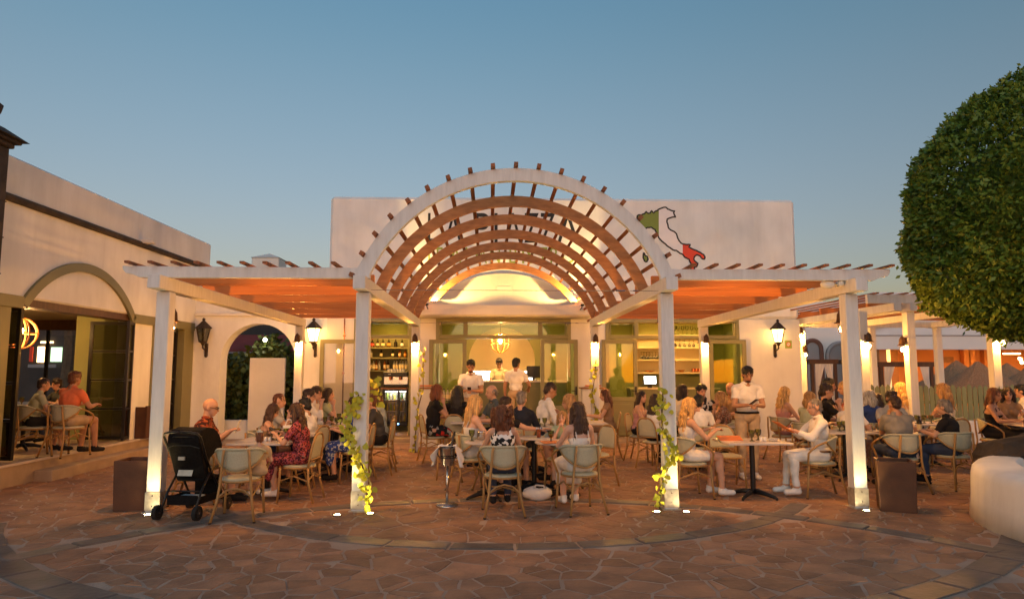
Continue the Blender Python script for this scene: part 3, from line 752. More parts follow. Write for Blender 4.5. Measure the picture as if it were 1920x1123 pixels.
# coffee machine
ex0, ex1 = XA(720,17.5), XA(764,17.5)
em = thing('coffee_machine', 'black and steel espresso machine on the back counter', 'coffee machine', ((ex0+ex1)/2, 17.5, ctz)); EO = ((ex0+ex1)/2, 17.5, ctz)
B().box(ex0, ex1, 17.42, 17.70, ctz+.02, ctz+.09).build('drip_tray', 'black_metal', em, EO, bevel=.01)
B().box(ex0, ex1, 17.55, 17.70, ctz+.09, ctz+.33).build('back_panel', 'steel', em, EO)
B().box(ex0-.01, ex1+.01, 17.40, 17.70, ctz+.28, ctz+.40).build('top_body', 'black_metal', em, EO, bevel=.012)
B().box(ex0+.12, ex0+.19, 17.3865, 17.3895, ctz+.335, ctz+.347).build('badge', 'plate', em, EO)
for k in range(2):
    x = ex0+.17+k*.25; B().lathe([(.035,ctz+.20),(.04,ctz+.28)], (x,17.47,0), 10).tube([(x,17.47,ctz+.21),(x,17.36,ctz+.205)], .012, 6).build('portafilter', 'copper', em, EO)
for k in range(6):
    B().lathe([(.03,0),(.036,.06),(.034,.065)], (ex0+.12+k*.075, 17.5, ctz+.402), 10).build('stacked_cup', 'plate', em, EO)
# glass fridge
fx0, fx1 = XA(721,17.42), XA(763,17.42)
fg = thing('drinks_fridge', 'black two-door glass drinks fridge lit from inside under the bar', 'fridge', ((fx0+fx1)/2, 17.6, .15)); FO = ((fx0+fx1)/2, 17.6, .15)
fz0, fz1 = .30, ctz-.045; xm_ = XA(748,17.42)
f = B().box(fx0-.02, fx0+.02, 17.42, 17.74, fz0, fz1).box(fx1-.02, fx1+.02, 17.42, 17.74, fz0, fz1).box(xm_-.03, xm_+.03, 17.42, 17.46, fz0+.09, fz1-.04)
f.box(fx0+.02, fx1-.02, 17.42, 17.74, fz0, fz0+.09).box(fx0+.02, fx1-.02, 17.42, 17.74, fz1-.04, fz1)
f.build('fridge_case', 'black_metal', fg, FO)
B().box(fx0+.02, fx1-.02, 17.735, 17.74, fz0+.1, fz1-.04).build('fridge_back', 'plate', fg, FO)
B().box(fx0+.03, fx1-.03, 17.47, 17.52, fz1-.055, fz1-.042).build('fridge_tube', 'fridge_glow', fg, FO)
for k in range(2): B().box(fx0+.02, fx1-.02, 17.50, 17.73, fz0+.09+(k+1)*.27, fz0+.10+(k+1)*.27).build('wire_shelf', 'steel', fg, FO)
B().box(fx0+.02, fx1-.02, 17.425, 17.43, fz0+.09, fz1-.04).build('fridge_pane', 'glass_clear', fg, FO)
B().box(xm_-.015, xm_+.015, 17.412, 17.4199, fz0+.04, fz0+.06).build('power_led', 'led_blue', fg, FO)
for r_ in range(3):
    for k in range(6):
        x = fx0+.06+k*(fx1-fx0-.12)/5
        if abs(x-xm_) < .035: continue
        m = rng.choice(('bottle_green','drink_yellow','bottle_clear','sign_green','bottle_clear','drink_yellow'))
        o = B().lathe([(.028,0),(.028,.13),(.012,.17),(.012,.21)], (x, 17.6, fz0+.10+r_*.27+.001), 8).build('chilled_bottle', m, None, (x, 17.6, fz0+.10+r_*.27))
        tag(o, f'{ORD[k]} small bottle from the left on the {("bottom","middle","top")[r_]} shelf of the lit fridge', 'bottle', 'bottles inside the drinks fridge')
# right room: shelves with glasses, till screen
yr = 18.2
rs = thing('glass_shelving', 'cream open shelves with wine glasses in the right doorway', 'shelving', (4.6, yr, .15)); RSO = (4.6, yr, .15)
rx0, rx1 = XA(1195,yr), XA(1326,yr)
for py in (627, 651, 674, 698):
    z = at(1260, py, yr).z; B().box(rx0, rx1, yr, yr+.3, z-.035, z).build('shelf', 'shelf_cream', rs, RSO, bevel=.004)
zt = at(1260,602,yr).z; zb_ = at(1260,701,yr).z
B().box(rx0-.06, rx0, yr-.01, yr+.31, zb_, zt).build('end_panel', 'shelf_cream', rs, RSO); B().box(rx1, rx1+.06, yr-.01, yr+.31, zb_, zt).build('end_panel', 'shelf_cream', rs, RSO)
B().box(rx0, rx1, yr+.30, yr+.33, zb_, zt).build('back_board', 'cream_wall', rs, RSO)
WG = [(.032,0),(.030,.004),(.005,.012),(.004,.07),(.010,.08),(.034,.11),(.036,.14),(.031,.17)]
def wine_glass(x, y, z, m, label, group, up=True, s=1.0):
    pr = [(r*s, zz*s) for r, zz in WG]
    if not up: pr = [(r, .17*s-zz) for r, zz in pr][::-1]
    o = B().lathe(pr, n=10, capt=False, capb=up).build('wine_glass', m, None, (0,0,0), smooth=True); o.location = (x, y, z)
    return tag(o, label, 'glass', group)
z1 = at(1260,626.5,yr).z; z2 = at(1260,650.5,yr).z; z3 = at(1260,673.5,yr).z; z4 = at(1260,697.5,yr).z
for i, px in enumerate((1267,1273,1282,1290,1299,1308,1316)): wine_glass(XA(px,yr+.12), yr+.12, z1+.001, 'glass_clear', f'{ORD[i]} clear wine glass from the left on the highest shelf in the right doorway', 'clear glasses on the highest shelf', True, 1.35)
for i, px in enumerate((1268,1276,1285,1294,1302)): wine_glass(XA(px,yr+.12), yr+.12, z2+.001, 'glass_dark', f'{ORD[i]} dark upturned glass from the left on the second shelf of the right doorway', 'dark glasses on the second shelf', False, 1.1)
for i, px in enumerate((1203,1208,1213,1218,1224,1230,1235)): wine_glass(XA(px,yr+.12), yr+.12, z3+.001, 'glass_dark', f'{ORD[i]} dark upturned glass from the left on the third shelf', 'dark glasses on the third shelf', False, 1.15)
for k, px in enumerate((1300,1306,1312)):
    small('copper_mug', f'{ORD[k]} copper mug from the left on the lowest glass shelf', 'mug', B().lathe([(.04,0),(.043,.05),(.043,.10),(.038,.10),(.038,.01)], (XA(px,yr+.12), yr+.12, z4+.001), 12), 'copper', (XA(px,yr+.12), yr+.12, z4), 'copper mugs on the lowest shelf', smooth=False)
small('serving_dish', 'brown serving bowl on the lowest shelf of the right doorway', 'bowl', B().lathe([(.05,0),(.09,.05),(.10,.06),(.085,.055),(.05,.012)], (XA(1278,yr+.12), yr+.12, z4+.001), 16), 'wood_board', (XA(1278,yr+.12), yr+.12, z4), smooth=True)
small('serving_plate', 'flat terracotta plate on the left of the lowest glass shelf', 'plate', B().lathe([(.06,0),(.15,.03),(.155,.04),(.14,.035),(.05,.01)], (XA(1217,yr+.12), yr+.12, z4+.001), 18), 'copper', (XA(1217,yr+.12), yr+.12, z4), smooth=True)
rcz = at(1240, 727, 17.6).z
rc = thing('till_counter', 'olive counter below the glass shelves', 'counter', (4.5, 17.8, .15))
B().box(rx0-.3, rx1+.1, 17.6, 18.15, .15, rcz-.04).build('cupboard', 'olive', rc, (4.5,17.8,.15)); B().box(rx0-.33, rx1+.13, 17.57, 18.17, rcz-.04, rcz).build('counter_top', 'shelf_cream', rc, (4.5,17.8,.15))
p = at(1220, 713, 17.6)
ts = thing('till_screen', 'lit touch-screen till on the counter in the right doorway', 'screen', (p.x, 17.68, rcz))
B().cbox((0,0,.20),(.37,.03,.25),0,R(-8)).build('case', 'black_metal', ts, bevel=.008); B().cbox((0,-.0185,.20),(.30,.004,.19),0,R(-8)).build('display', 'screen_glow', ts); B().box(-.05,.05,0,.1,0,.1).build('stand', 'black_metal', ts)
# wood plates stacked on ledges beside the back posts
for px, dx, lb in ((1110,0,'small wooden side shelf with menus beside the right back post'),(800,0,'small wooden side shelf with menus beside the left back post')):
    p = at(px, 726, 15.6)
    st = thing('serving_ledge', lb, 'side shelf', (p.x, 15.6, 0))
    B().box(-.28,.28,-.2,.2,p.z-.03,p.z).build('shelf_top', 'wood_board', st, bevel=.006); B().box(-.24,.24,-.16,.16,.0,p.z-.031).build('cabinet', 'plaster_smooth', st)
    for k in range(3): B().cbox((rng.uniform(-.05,.05), -.02, p.z+.012+k*.016), (.34,.26,.013), rng.uniform(-.1,.1)).build('menu_board', 'menu_orange' if k else 'paper', st)

# ================================================================== left wing with archway
LW = thing('archway_wall', 'low white wall with a round archway left of the bar', 'wall', (-5.5, YW, 0)); LO = (-5.5, YW, 0)
recalc(arch_wall(B(), -7.1, -3.952, -.02, 3.36, XA(412,YW), XA(552,YW), 2.80-.88, YW+.003, YW+.42, n=24).build('wall', 'plaster', LW, LO))
B().box(-7.12, -3.93, YW-.02, YW+.46, 3.36, 3.44).build('coping', 'plaster', LW, LO, bevel=.02)
B().box(-7.09, -4.05, YW-.06, YW+.002, 2.98, 3.06).build('wall_ledge', 'plaster_smooth', LW, LO, bevel=.01)
lw2 = B().box(-7.6, -3.6, 17.35, 17.65, -.02, .45).build('low_wall', 'plaster', None, (-5.5, 17.5, 0)); tag(lw2, 'low grey wall behind the white archway', 'wall')
pn = B().box(XA(470,17.3), XA(536,17.3), 17.20, 17.30, 0, at(500,671,17.2).z).build('white_panel', 'plaster_smooth', None, (XA(503,17.3), 17.25, 0), bevel=.01); tag(pn, 'tall plain white panel standing in the archway', 'panel')
# chimney behind
p = at(505, 500, 22); ch = thing('chimney', 'small white chimney with pointed cap above the left pergola roof', 'chimney', (p.x, 22, 0))
hw = (at(530,490,22).x-at(480,490,22).x)/2; zt = at(505,487,22).z
B().box(-hw, hw, -hw, hw, 3.0, zt).build('shaft', 'plaster_smooth', ch, bevel=.02)
B().add([(-hw-.03,-hw-.03,zt+.002),(hw+.03,-hw-.03,zt+.002),(hw+.03,hw+.03,zt+.002),(-hw-.03,hw+.03,zt+.002),(0,0,zt+.20)], [(0,1,4),(1,2,4),(2,3,4),(3,0,4),(3,2,1,0)]).build('cap', 'plaster_smooth', ch)
tag(B().box(-9, -4.2, 21, 25, -.02, 3.6).build('rear_block', 'far_dark', None, (-6.6, 23, 0)), 'dark low building behind the archway hedge', 'building')
rr = thing('red_roof', 'dark red roof edge with lights behind the archway hedge', 'roof', (-6.2, 20.9, 0))
B().prism([(20.2,2.30),(20.9,2.75),(20.9,2.68),(20.2,2.22)], -9.4, -4.3, 'yz').build('roof_slope', 'roof_red', rr, (-6.2,20.9,0)); B().box(-9.4,-4.3,20.14,20.2,2.17,2.22).build('lit_edge', 'far_grey', rr, (-6.2,20.9,0))
p = at(497, 637, 18.3); B().sphere((p.x,18.3,p.z), .05, 8, 6).build('lamp_globe', 'street_lamp', rr, (-6.2,20.9,0))
# ================================================================== left building
XL = -7.1
LB = thing('left_building', 'white building on the left with olive arch and folding glass doors', 'building', (XL, 13, 0)); BO = (XL, 13, 0)
def lp(b, name, m, bevel=0., parent=None): return b.build(name, m, parent or LB, BO, bevel=bevel)
lp(B().box(XL-.35, XL, 9.3, 17.33, 2.78, 4.86), 'upper_wall', 'plaster', .03)
for a, b_ in ((9.3,10.05),(13.86,14.55)): lp(B().box(XL-.35, XL, a, b_, -.02, 2.78), 'wall_pier', 'plaster')
lp(B().box(XL-.35, XL, 16.50, YW, -.02, 2.78), 'wall_pier', 'plaster')
lp(B().tube([(XL+.02, 9.4, 4.22), (XL+.02, 16.9, 4.22)], .062, 8), 'stone_moulding', 'stone_dark')
p = 13.9; lp(B().box(XL, XL+.26, p-.09, p+.09, 4.24, 4.32), 'rain_spout', 'plaster_smooth', .01)
# olive arch trim
yc, hwid, rise, zsp = 12.12, 1.66, .82, 2.72
Rr = (hwid**2+rise**2)/(2*rise); vs=[]; fs=[]; n=28
for k in range(n+1):
    y = yc-hwid+2*hwid*k/n
    for rr_, in ((Rr,),(Rr-.15,)):
        zz = zsp+math.sqrt(max(0,Rr*Rr-(y-yc)**2))-(Rr-rise); 
        dy = (y-yc)/Rr; dz = math.sqrt(1-dy*dy); d = Rr-rr_
        for xx in (XL+.001, XL+.05): vs.append((xx, y-dy*d, zz-dz*d))
for k in range(n):
    o=4*k; q=o+4; fs += [(o+1,q+1,q+3,o+3),(o,o+1,q+1,q) ,(o+2,q+2,q+3,o+3)]
recalc(lp(B().add(vs,fs), 'arch_trim', 'olive'))
lp(B().box(XL+.001, XL+.05, 9.4, 10.50, 2.62, 2.80), 'olive_lintel', 'olive', .005)
lp(B().box(XL+.001, XL+.05, 13.70, 16.5, 2.62, 2.80), 'olive_lintel', 'olive', .005)
lp(B().box(XL-.30, XL-.02, 10.05, 13.86, 2.66, 2.779), 'door_head', 'wood_dark')
lp(B().box(XL-.30, XL+.03, 10.02, 10.26, .33, 2.62), 'olive_jamb', 'olive', .005)
lp(B().box(XL-.30, XL+.03, 16.0, 16.50, .33, 2.62), 'olive_jamb', 'olive', .005)
lp(B().box(XL-.30, XL+.03, 14.55, 14.62, .33, 2.62), 'olive_jamb', 'olive', .005)
def glass_leaf(p0, p1, z0, z1, rows, label=None, m='glass_dark'):
    t = thing('glass_door', None, None); t.parent = LB; t.location = (-XL, -13, 0)
    if label: t['label'] = label
    p0 = Vector(p0); p1 = Vector(p1); d = (p1-p0); L = d.length; u = d/L; a = math.atan2(u.y, u.x); c = (p0+p1)/2
    f = B()
    for q in (p0+u*.03, p1-u*.03): f.cbox((q.x,q.y,(z0+z1)/2), (.06,.05,z1-z0), a)
    for k in range(rows+1):
        z = z0+.03+(z1-z0-.06)*k/rows; f.cbox((c.x,c.y,z), (L-.12,.045,.06 if k in (0,rows) else .035), a)
    f.build('door_frame', 'black_metal', t)
    for k in range(rows):
        h = (z1-z0-.06)/rows; B().cbox((c.x,c.y,z0+.03+h*(k+.5)), (L-.12,.008,h-.05), a).build('pane', m, t)
    return t
glass_leaf((XL-.02,13.74),(XL-.74,13.62), .36, 2.64, 4, 'right black-framed glass door leaf of the olive arch')
glass_leaf((XL-.0,13.80),(XL+.10,13.40), .36, 2.64, 4)
glass_leaf((XL-.0,10.55),(XL-.46,10.62), .36, 2.64, 4, 'left black-framed glass door leaf of the olive arch')
for (a,b_) in ((14.63,15.3),(15.32,15.98)): glass_leaf((XL-.14,a),(XL-.14,b_), .36, 2.6, 4)
# terrace and steps
lp(B().box(-16, -7.0, 9.0, 16.49, -.02, .33), 'terrace', 'stone_step', .008)
lp(B().box(-7.0, -6.72, 10.9, 14.25, -.02, .165), 'step', 'stone_step', .008)
lp(B().box(-7.03, -6.975, 9.0, 16.48, .30, .337), 'step_edge', 'marble')
lp(B().box(-16, XL-.35, 9.0, 16.5, 2.86, 2.95), 'ceiling', 'cream_wall')
lp(B().box(-16.1, -16, 9.0, 16.5, .33, 2.86), 'side_wall', 'olive_wall')
lp(B().box(-16, XL-.35, 8.9, 9.0, .33, 2.86), 'front_wall', 'olive_wall')
lp(B().box(-12.0, XL-.36, 16.30, 16.48, .33, .50), 'window_kerb', 'far_dark'); lp(B().box(-12, XL-.36, 16.30, 16.48, 2.62, 2.86), 'window_head', 'wood_dark'); lp(B().box(-16, -12, 16.30, 16.48, .33, 2.86), 'back_wall', 'olive_wall')
for x in (-12.0,-10.4,-8.9,XL-.42): lp(B().box(x-.03, x+.03, 16.36, 16.42, .5, 2.62), 'window_mullion', 'black_metal')
for x0_, x1_ in ((-11.97,-10.43),(-10.37,-8.93),(-8.87,-7.55)): lp(B().box(x0_, x1_, 16.385, 16.393, .5, 2.62), 'window_pane', 'glass_clear')
p = at(38, 625, 12.3); globe(p.x, 12.3, p.z, .27, 'round cage pendant lamp glowing inside the left building', 2.86)
lp(B().box(-9.4,-9.0,12.6,12.8,2.835,2.855), 'unseen_ceiling_light', 'ceiling_glow')  # unseen glowing panel, added to brighten this room beyond its pendant
lp(B().box(-8.3,-7.46,13.93,14.03,.335,2.85), 'inner_wall', 'olive_wall')
# dark stone gate pillar at the frame's left edge
pl = thing('stone_pillar', 'dark volcanic stone pillar with ball finial at the far left edge', 'pillar', (at(18,400,9.2).x-.50, 9.2, 0)); q = pl.location
hz = at(30,252,9.2).z
B().box(-.26,.26,-.26,.26,0,hz-.12).build('shaft', 'stone_dark', pl, bevel=.02)
B().box(-.30,.30,-.30,.30,hz-.118,hz-.05).box(-.36,.36,-.36,.36,hz-.049,hz).build('cornice', 'stone_dark', pl, bevel=.015)
B().add([(-.42,-.42,hz+.001),(.42,-.42,hz+.001),(.42,.42,hz+.001),(-.42,.42,hz+.001),(-.2,-.2,hz+.16),(.2,-.2,hz+.16),(.2,.2,hz+.16),(-.2,.2,hz+.16)], [(0,1,5,4),(1,2,6,5),(2,3,7,6),(3,0,4,7),(4,5,6,7),(3,2,1,0)]).build('cap_slope', 'stone_dark', pl)
z5 = at(10,215,9.55).z
B().lathe([(.17,hz+.161),(.17,hz+.24),(.24,hz+.36),(.26,hz+.44),(.14,hz+.52),(.10,hz+.56)], n=14).build('urn_neck', 'stone_dark', pl, smooth=True)
zb2 = at(5,150,9.55).z
B().sphere((0,0,hz+.72), (.19,.19,.19), 14, 10).build('ball', 'stone_dark', pl, smooth=True)
for k in range(8): B().box(-.263,.263,-.263,.263,.5+k*.5,.512+k*.5).build('joint', 'rock', pl)
B().tube([(.26,-.1,at(20,476,9.2).z),(.47,-.1,at(20,476,9.2).z)], .008, 5).build('iron_rod', 'black_metal', pl)
def planter(x, y, z0, w, h, label, rz=0., taper=.04):
    t = thing('square_planter', label, 'planter', (x, y, z0), rz)
    a, b_ = w/2, w/2-taper
    i, j = a-.03, b_-.03
    vs = [(-b_,-b_,0),(b_,-b_,0),(b_,b_,0),(-b_,b_,0),(-a,-a,h),(a,-a,h),(a,a,h),(-a,a,h),(-i,-i,h),(i,-i,h),(i,i,h),(-i,i,h),(-i,-i,h-.1),(i,-i,h-.1),(i,i,h-.1),(-i,i,h-.1)]
    fs = [(3,2,1,0),(0,1,5,4),(1,2,6,5),(2,3,7,6),(3,0,4,7),(4,5,9,8),(5,6,10,9),(6,7,11,10),(7,4,8,11),(8,9,13,12),(9,10,14,13),(10,11,15,14),(11,8,12,15)]
    B().add(vs, fs).build('box', 'corten', t, bevel=.006)
    B().box(-i+.002, i-.002, -i+.002, i-.002, h-.14, h-.08).build('soil', 'soil', t)
    return t
c = gr(243, 962); planter(-4.37, 8.80, 0, .42, .60, 'rust-brown square planter left of the leftmost white post', R(4), .015)
planter(4.97, 8.42, 0, .42, .60, 'rust-brown square planter right of the rightmost white post', R(-24), .015)
planter(XL+.02, 14.25, .337, .42, .62, 'dark square planter on the terrace between the left openings', 0, .01)
planter(-7.42, 10.05, .337, .42, .62, 'dark square planter by the stone pillar at the left edge', 0, .02)
# ================================================================== right-hand side
def leaf_cloud(name, m, parent, pts, size, seed, orgn=(0,0,0), aspect=.55, normals=None):
    """many separate pointed leaves, one per point"""
    r = np.random.default_rng(seed); P = np.asarray(pts, float); n = len(P)
    d = r.normal(size=(n,3)); d[:,2] -= .25
    if normals is not None: d = d*.8+np.asarray(normals)*.9
    d /= np.linalg.norm(d, axis=1)[:,None]
    s = r.normal(size=(n,3)); s -= (s*d).sum(1)[:,None]*d; s /= np.linalg.norm(s, axis=1)[:,None]
    nn = np.cross(d, s); L = size*r.uniform(.6,1.25,n)[:,None]; w = L*aspect*.5
    v = np.stack([P, P+d*L*.45+s*w+nn*L*.06, P+d*L, P+d*L*.45-s*w+nn*L*.06], 1).reshape(-1,3) - np.asarray(orgn)
    me = bpy.data.meshes.new(name); me.vertices.add(4*n); me.vertices.foreach_set('co', v.ravel())
    me.loops.add(4*n); me.loops.foreach_set('vertex_index', np.arange(4*n, dtype=np.int32))
    me.polygons.add(n); me.polygons.foreach_set('loop_start', np.arange(0,4*n,4, dtype=np.int32))
    me.update(calc_edges=True); me.materials.append(M[m])
    o = bpy.data.objects.new(name, me); COL.objects.link(o)
    if parent is not None: o.parent = parent
    return o
# round planter with rock
RPC = (7.75, 6.75, 0)
rp_ = thing('round_planter', 'round whitewashed masonry planter at the right edge', 'planter', RPC)
B().lathe([(2.50,-.02),(2.47,.25),(2.455,.50),(2.44,.56),(2.40,.60),(2.33,.617),(2.02,.635),(1.99,.62),(1.98,.59),(1.96,.45)], n=64, capt=False).build('wall', 'plaster', rp_, smooth=True)
B().lathe([(1.97,.40),(1.97,.47),(.1,.55)], n=40).build('soil', 'soil', rp_, smooth=True)
bm = bmesh.new(); bmesh.ops.create_icosphere(bm, subdivisions=4, radius=1)
from mathutils import noise as mnoise
for v in bm.verts:
    k = 1+.22*mnoise.noise(v.co*1.6)+.09*mnoise.noise(v.co*5); v.co = Vector((v.co.x*k*1.25, v.co.y*k*.75, v.co.z*k*.48))
me = bpy.data.meshes.new('lava_rock'); bm.to_mesh(me); bm.free(); me.materials.append(M['rock'])
ro = bpy.data.objects.new('lava_rock', me); COL.objects.link(ro); ro.location = (7.55, 8.52, .52); ro.scale = (.93, .93, .95); ro.rotation_euler = (0, 0, R(-20))
tag(ro, 'dark lava rock lying on the round white planter', 'rock')
# clipped tree
TC = Vector((7.62, 8.35, 0)); tree = thing('clipped_tree', 'large densely leaved tree with a clipped rounded crown', 'tree', TC)
B().tube([(0,0,.4),(.03,.02,1.0),(-.02,.05,1.6),(.02,0,2.3),(0,0,3.2)], [.15,.12,.11,.12,.10], 10).build('trunk', 'bark', tree, smooth=True)
lb = B()
for k in range(9):
    a = k*2.4; e = (1.3*math.cos(a), 1.3*math.sin(a), 3.0+.25*k); lb.tube([(0,0,2.0+.08*k),(e[0]*.5,e[1]*.5,2.6+.16*k),e], [.05,.035,.015], 6)
lb.build('limb', 'bark', tree, smooth=True)
tr = np.random.default_rng(5)
def crown_r(d):
    # clipped barrel with an uneven, shaggy surface
    z = d[:,2]; k = np.sqrt(d[:,0]**2+d[:,1]**2)
    r = 1/((k/2.02)**2.5+np.abs(np.where(z > 0, z/2.02, z/1.45))**2.5)**(1/2.5)
    return r
nL = 105000
d = tr.normal(size=(nL,3)); d /= np.linalg.norm(d,axis=1)[:,None]
rad = crown_r(d)
def ripple(q, f, n_, sd_):
    r_ = np.random.default_rng(sd_); out_ = np.zeros(len(q))
    for _ in range(n_):
        k_ = r_.normal(size=3); k_ /= np.linalg.norm(k_); out_ += np.sin(q@k_*f*r_.uniform(.7,1.5)+r_.uniform(0,6.28))
    return out_/math.sqrt(n_)*.5
lump = ripple(d, 13, 9, 1)*.10+ripple(d, 38, 12, 2)*.07
inner = 1-np.abs(tr.normal(size=nL))*.055
rad = rad*(1+lump*.55)*inner
stray = tr.random(nL) < .05; rad[stray] *= 1+tr.random(stray.sum())**2*.05
P = d*rad[:,None]; P[:,2] += 3.50
keep = P[:,2] > 2.10+.22*np.abs(tr.normal(size=nL))-.10
leaf_cloud('crown', 'leaf_tree', tree, P[keep], .076, 11, normals=d[keep]*[1,1,.7])
core = B().sphere((0,0,3.55), (1.68,1.68,1.38), 24, 16).build('inner_foliage', 'leaf_tree', tree, smooth=True)
# hedge behind the archway
hg = thing('hedge_shrub', 'dense dark green round-leaved shrub seen through the white archway', 'shrub', (-6.3, 18.9, 0))
hr = np.random.default_rng(9); n = 9000
Q = np.stack([hr.uniform(-2.4,2.2,n), hr.normal(0,.28,n), hr.uniform(0,1,n)**.8*2.5], 1)
top = 2.15+.35*np.sin(Q[:,0]*2.1+1)+.15*np.sin(Q[:,0]*5.3); Q[:,2] = Q[:,2]/2.5*top; Q[:,1] -= .35*np.sin(np.pi*Q[:,2]/2.5)
leaf_cloud('foliage', 'leaf_hedge', hg, Q, .16, 12, aspect=.95)
B().box(-2.3,2.1,.15,.55,0,1.9).build('inner_foliage', 'leaf_hedge', hg, bevel=.2)
for k in range(5): B().tube([(-2+k*.9,0,0),(-1.9+k*.9,.1,1.2)], .03, 6).build('stem', 'bark', hg)
# ---- second pergola on the right
P2 = thing('side_pergola', 'second white pergola to the right with brown rafters', 'pergola', (9.5, 15, 0)); P2O = (9.5, 15, 0)
Y2 = 13.0; ztop = at(1640,553,Y2).z; zbot = at(1640,569,Y2).z
c2 = [XA(1620,Y2), XA(1709,Y2), XA(1866,Y2)]
for x in c2 + [11.9]: B().box(x-.08,x+.08,Y2-.08,Y2+.08,0,zbot-.16).build('column', 'white_paint', P2, P2O, bevel=.008)
for x in (XA(1505,18), 10.2, 12.0): B().box(x-.08,x+.08,17.92,18.08,0,zbot-.16).build('column', 'white_paint', P2, P2O, bevel=.008)
B().box(7.3,12.4,Y2-.06,Y2+.03,zbot,ztop).build('header_beam', 'white_paint', P2, P2O, bevel=.004)
B().box(7.75,12.4,17.96,18.04,zbot-.155,zbot).build('rear_beam', 'white_paint', P2, P2O)
for x in (7.80, c2[1], c2[2], 11.9): B().box(x-.07,x+.07,Y2-.2,18.2,zbot-.158,zbot-.002).build('long_beam', 'white_paint', P2, P2O, bevel=.004)
for y in (13.7,14.7,15.7,16.7,17.5): B().box(7.7,12.4,y-.035,y+.035,zbot,zbot+.15).build('joist', 'wood_joist', P2, P2O)
for k in range(17): B().box(7.4+k*.29,7.45+k*.29,Y2-.2,18.2,ztop+.002,ztop+.03).build('batten', 'wood_batten', P2, P2O)
bell_lamp(c2[0]+.02, Y2-.195, at(1622,642,Y2).z, -1, 'lit bronze lamp on the side pergola post just behind the right outer post')
bell_lamp(c2[1]-.16, Y2-.02, at(1698,648,Y2).z, 1, 'lit bronze lamp on the slim post left of the clipped tree')
bell_lamp(c2[2]+.05, Y2-.195, at(1873,636,Y2).z, -1, 'lit bronze lamp on the post under the clipped tree')
bell_lamp(XA(1505,17.8), 17.80, at(1505,625,17.8).z, -1, 'upper lit lamp beside the white wall edge at the side pergola')
bell_lamp(XA(1512,17.4), 17.40, at(1512,660,17.4).z, -1, 'lower lit lamp beside the white wall edge at the side pergola')
# ---- neighbouring buildings
NB = thing('arched_building', 'white two-level building with grey arches behind the side pergola', 'building', (12.5, 30, 0)); NO = (12.5,30,0)
x0, x1 = at(1440,640,30).x, at(1668,640,30).x
B().box(x0, x1, 30, 34, -.02, at(1600,566,30).z).build('wall', 'far_white', NB, NO)
for pxa, pxb, pyt, m in ((1512,1540,640,'far_grey'), (1556,1600,645,'far_grey')):
    a, b_ = at(pxa,700,29.9).x, at(pxb,700,29.9).x; zt = at(pxa,pyt,29.9).z; r_ = (b_-a)/2
    pts = [(a,.0),(b_,.0)]+[((a+b_)/2+r_*math.cos(math.pi*k/14), zt-r_+r_*math.sin(math.pi*k/14)) for k in range(15)]
    recalc(B().prism(pts, 29.93, 29.99, 'xz').build('arch_recess', m, NB, NO))
    ring=[((a+b_)/2+(r_+.05)*math.cos(math.pi*k/14), 29.92, zt-r_+(r_+.05)*math.sin(math.pi*k/14)) for k in range(15)]
    B().tube([(b_+.05,29.92,.0)]+ring+[(a-.05,29.92,.0)], .10, 6).build('arch_surround', 'brown_paint' if pxa == 1512 else 'far_grey', NB, NO)
B().box(at(1590,600,29.8).x, at(1660,600,29.8).x, 29.6, 29.9, at(1620,612,29.7).z, at(1620,598,29.7).z).build('grey_awning', 'far_grey', NB, NO)
RR = thing('lit_restaurant', 'neighbouring restaurant with white fascia and glowing orange interior', 'building', (24, 27, 0)); RRO = (24,27,0)
xa = at(1600,640,27).x; xb = 40
z0_, z1_ = at(1760,655,27).z, at(1760,628,27).z
B().box(xa, xb, 27, 27.3, z0_, z1_).build('fascia', 'far_white', RR, RRO)
B().box(xa+1.2, xb, 27.3, 34, z1_-.3, z1_-.1).build('roof', 'far_white', RR, RRO)
B().box(xa, xb, 26.97, 26.999, z1_-.05, z1_-.0).build('fascia_line', 'far_grey', RR, RRO)
B().box(xa+.5, xb, 32, 32.2, 0, z1_-.3).build('back_wall', 'far_orange', RR, RRO)
B().box(xa+1.2, xa+1.5, 27.3, 32.0, 0, z1_-.31).build('side_wall', 'far_orange', RR, RRO)
B().box(xa, xb, 27, 32.2, -.02, .02).build('floor', 'tile_floor', RR, RRO)
for k in range(7): B().box(xa+1.5+k*2.4, xa+2.0+k*2.4, 28.6, 29.4, z1_-.33, z1_-.31).build('unseen_ceiling_light', 'street_glow_strong', RR, RRO) if False else None
for px in (1812, 1822, 1850): 
    x = at(px,690,31.8).x; B().box(x-.15, x+.15, 31.7, 31.98, 0, z1_-.3).build('pilaster', 'far_orange', RR, RRO)
x = at(1778,675,31.9).x; B().box(x-.3,x+.3,31.95,31.99,at(1778,680,31.9).z,at(1778,669,31.9).z).build('wall_picture', 'wood_board', RR, RRO)
x = at(1664,690,31.0).x; B().box(x-.45,x+.45,30.9,31.2,0,z1_-.35).build('louvre_panel', 'wood_board', RR, RRO)
a, b_ = at(1880,663,29).x, at(1912,663,29).x; zz = at(1890,663,29).z; B().box(a,b_,28.95,29,zz-.03,zz+.03).build('strip_light', 'street_glow', RR, RRO)
for px in (1912,1916,1914): 
    q = at(px, rng.uniform(665,680), 28.5); B().sphere((q.x,28.5,q.z), .07, 8, 6).build('globe_light', 'street_glow', RR, RRO)
for xx in (xa+3, xa+8, xa+13):
    B().box(xx, xx+.9, 28.8, 29.2, z1_-.34, z1_-.31).build('unseen_ceiling_light', 'ceiling_glow', RR, RRO)
UB = thing('upper_building', 'pale white building rising behind the side pergola and tree', 'building', (26, 36, 0))
B().box(at(1640,560,36).x, 48, 36, 40, 0, at(1700,548,36).z).build('wall', 'far_white', UB, (26,36,0))
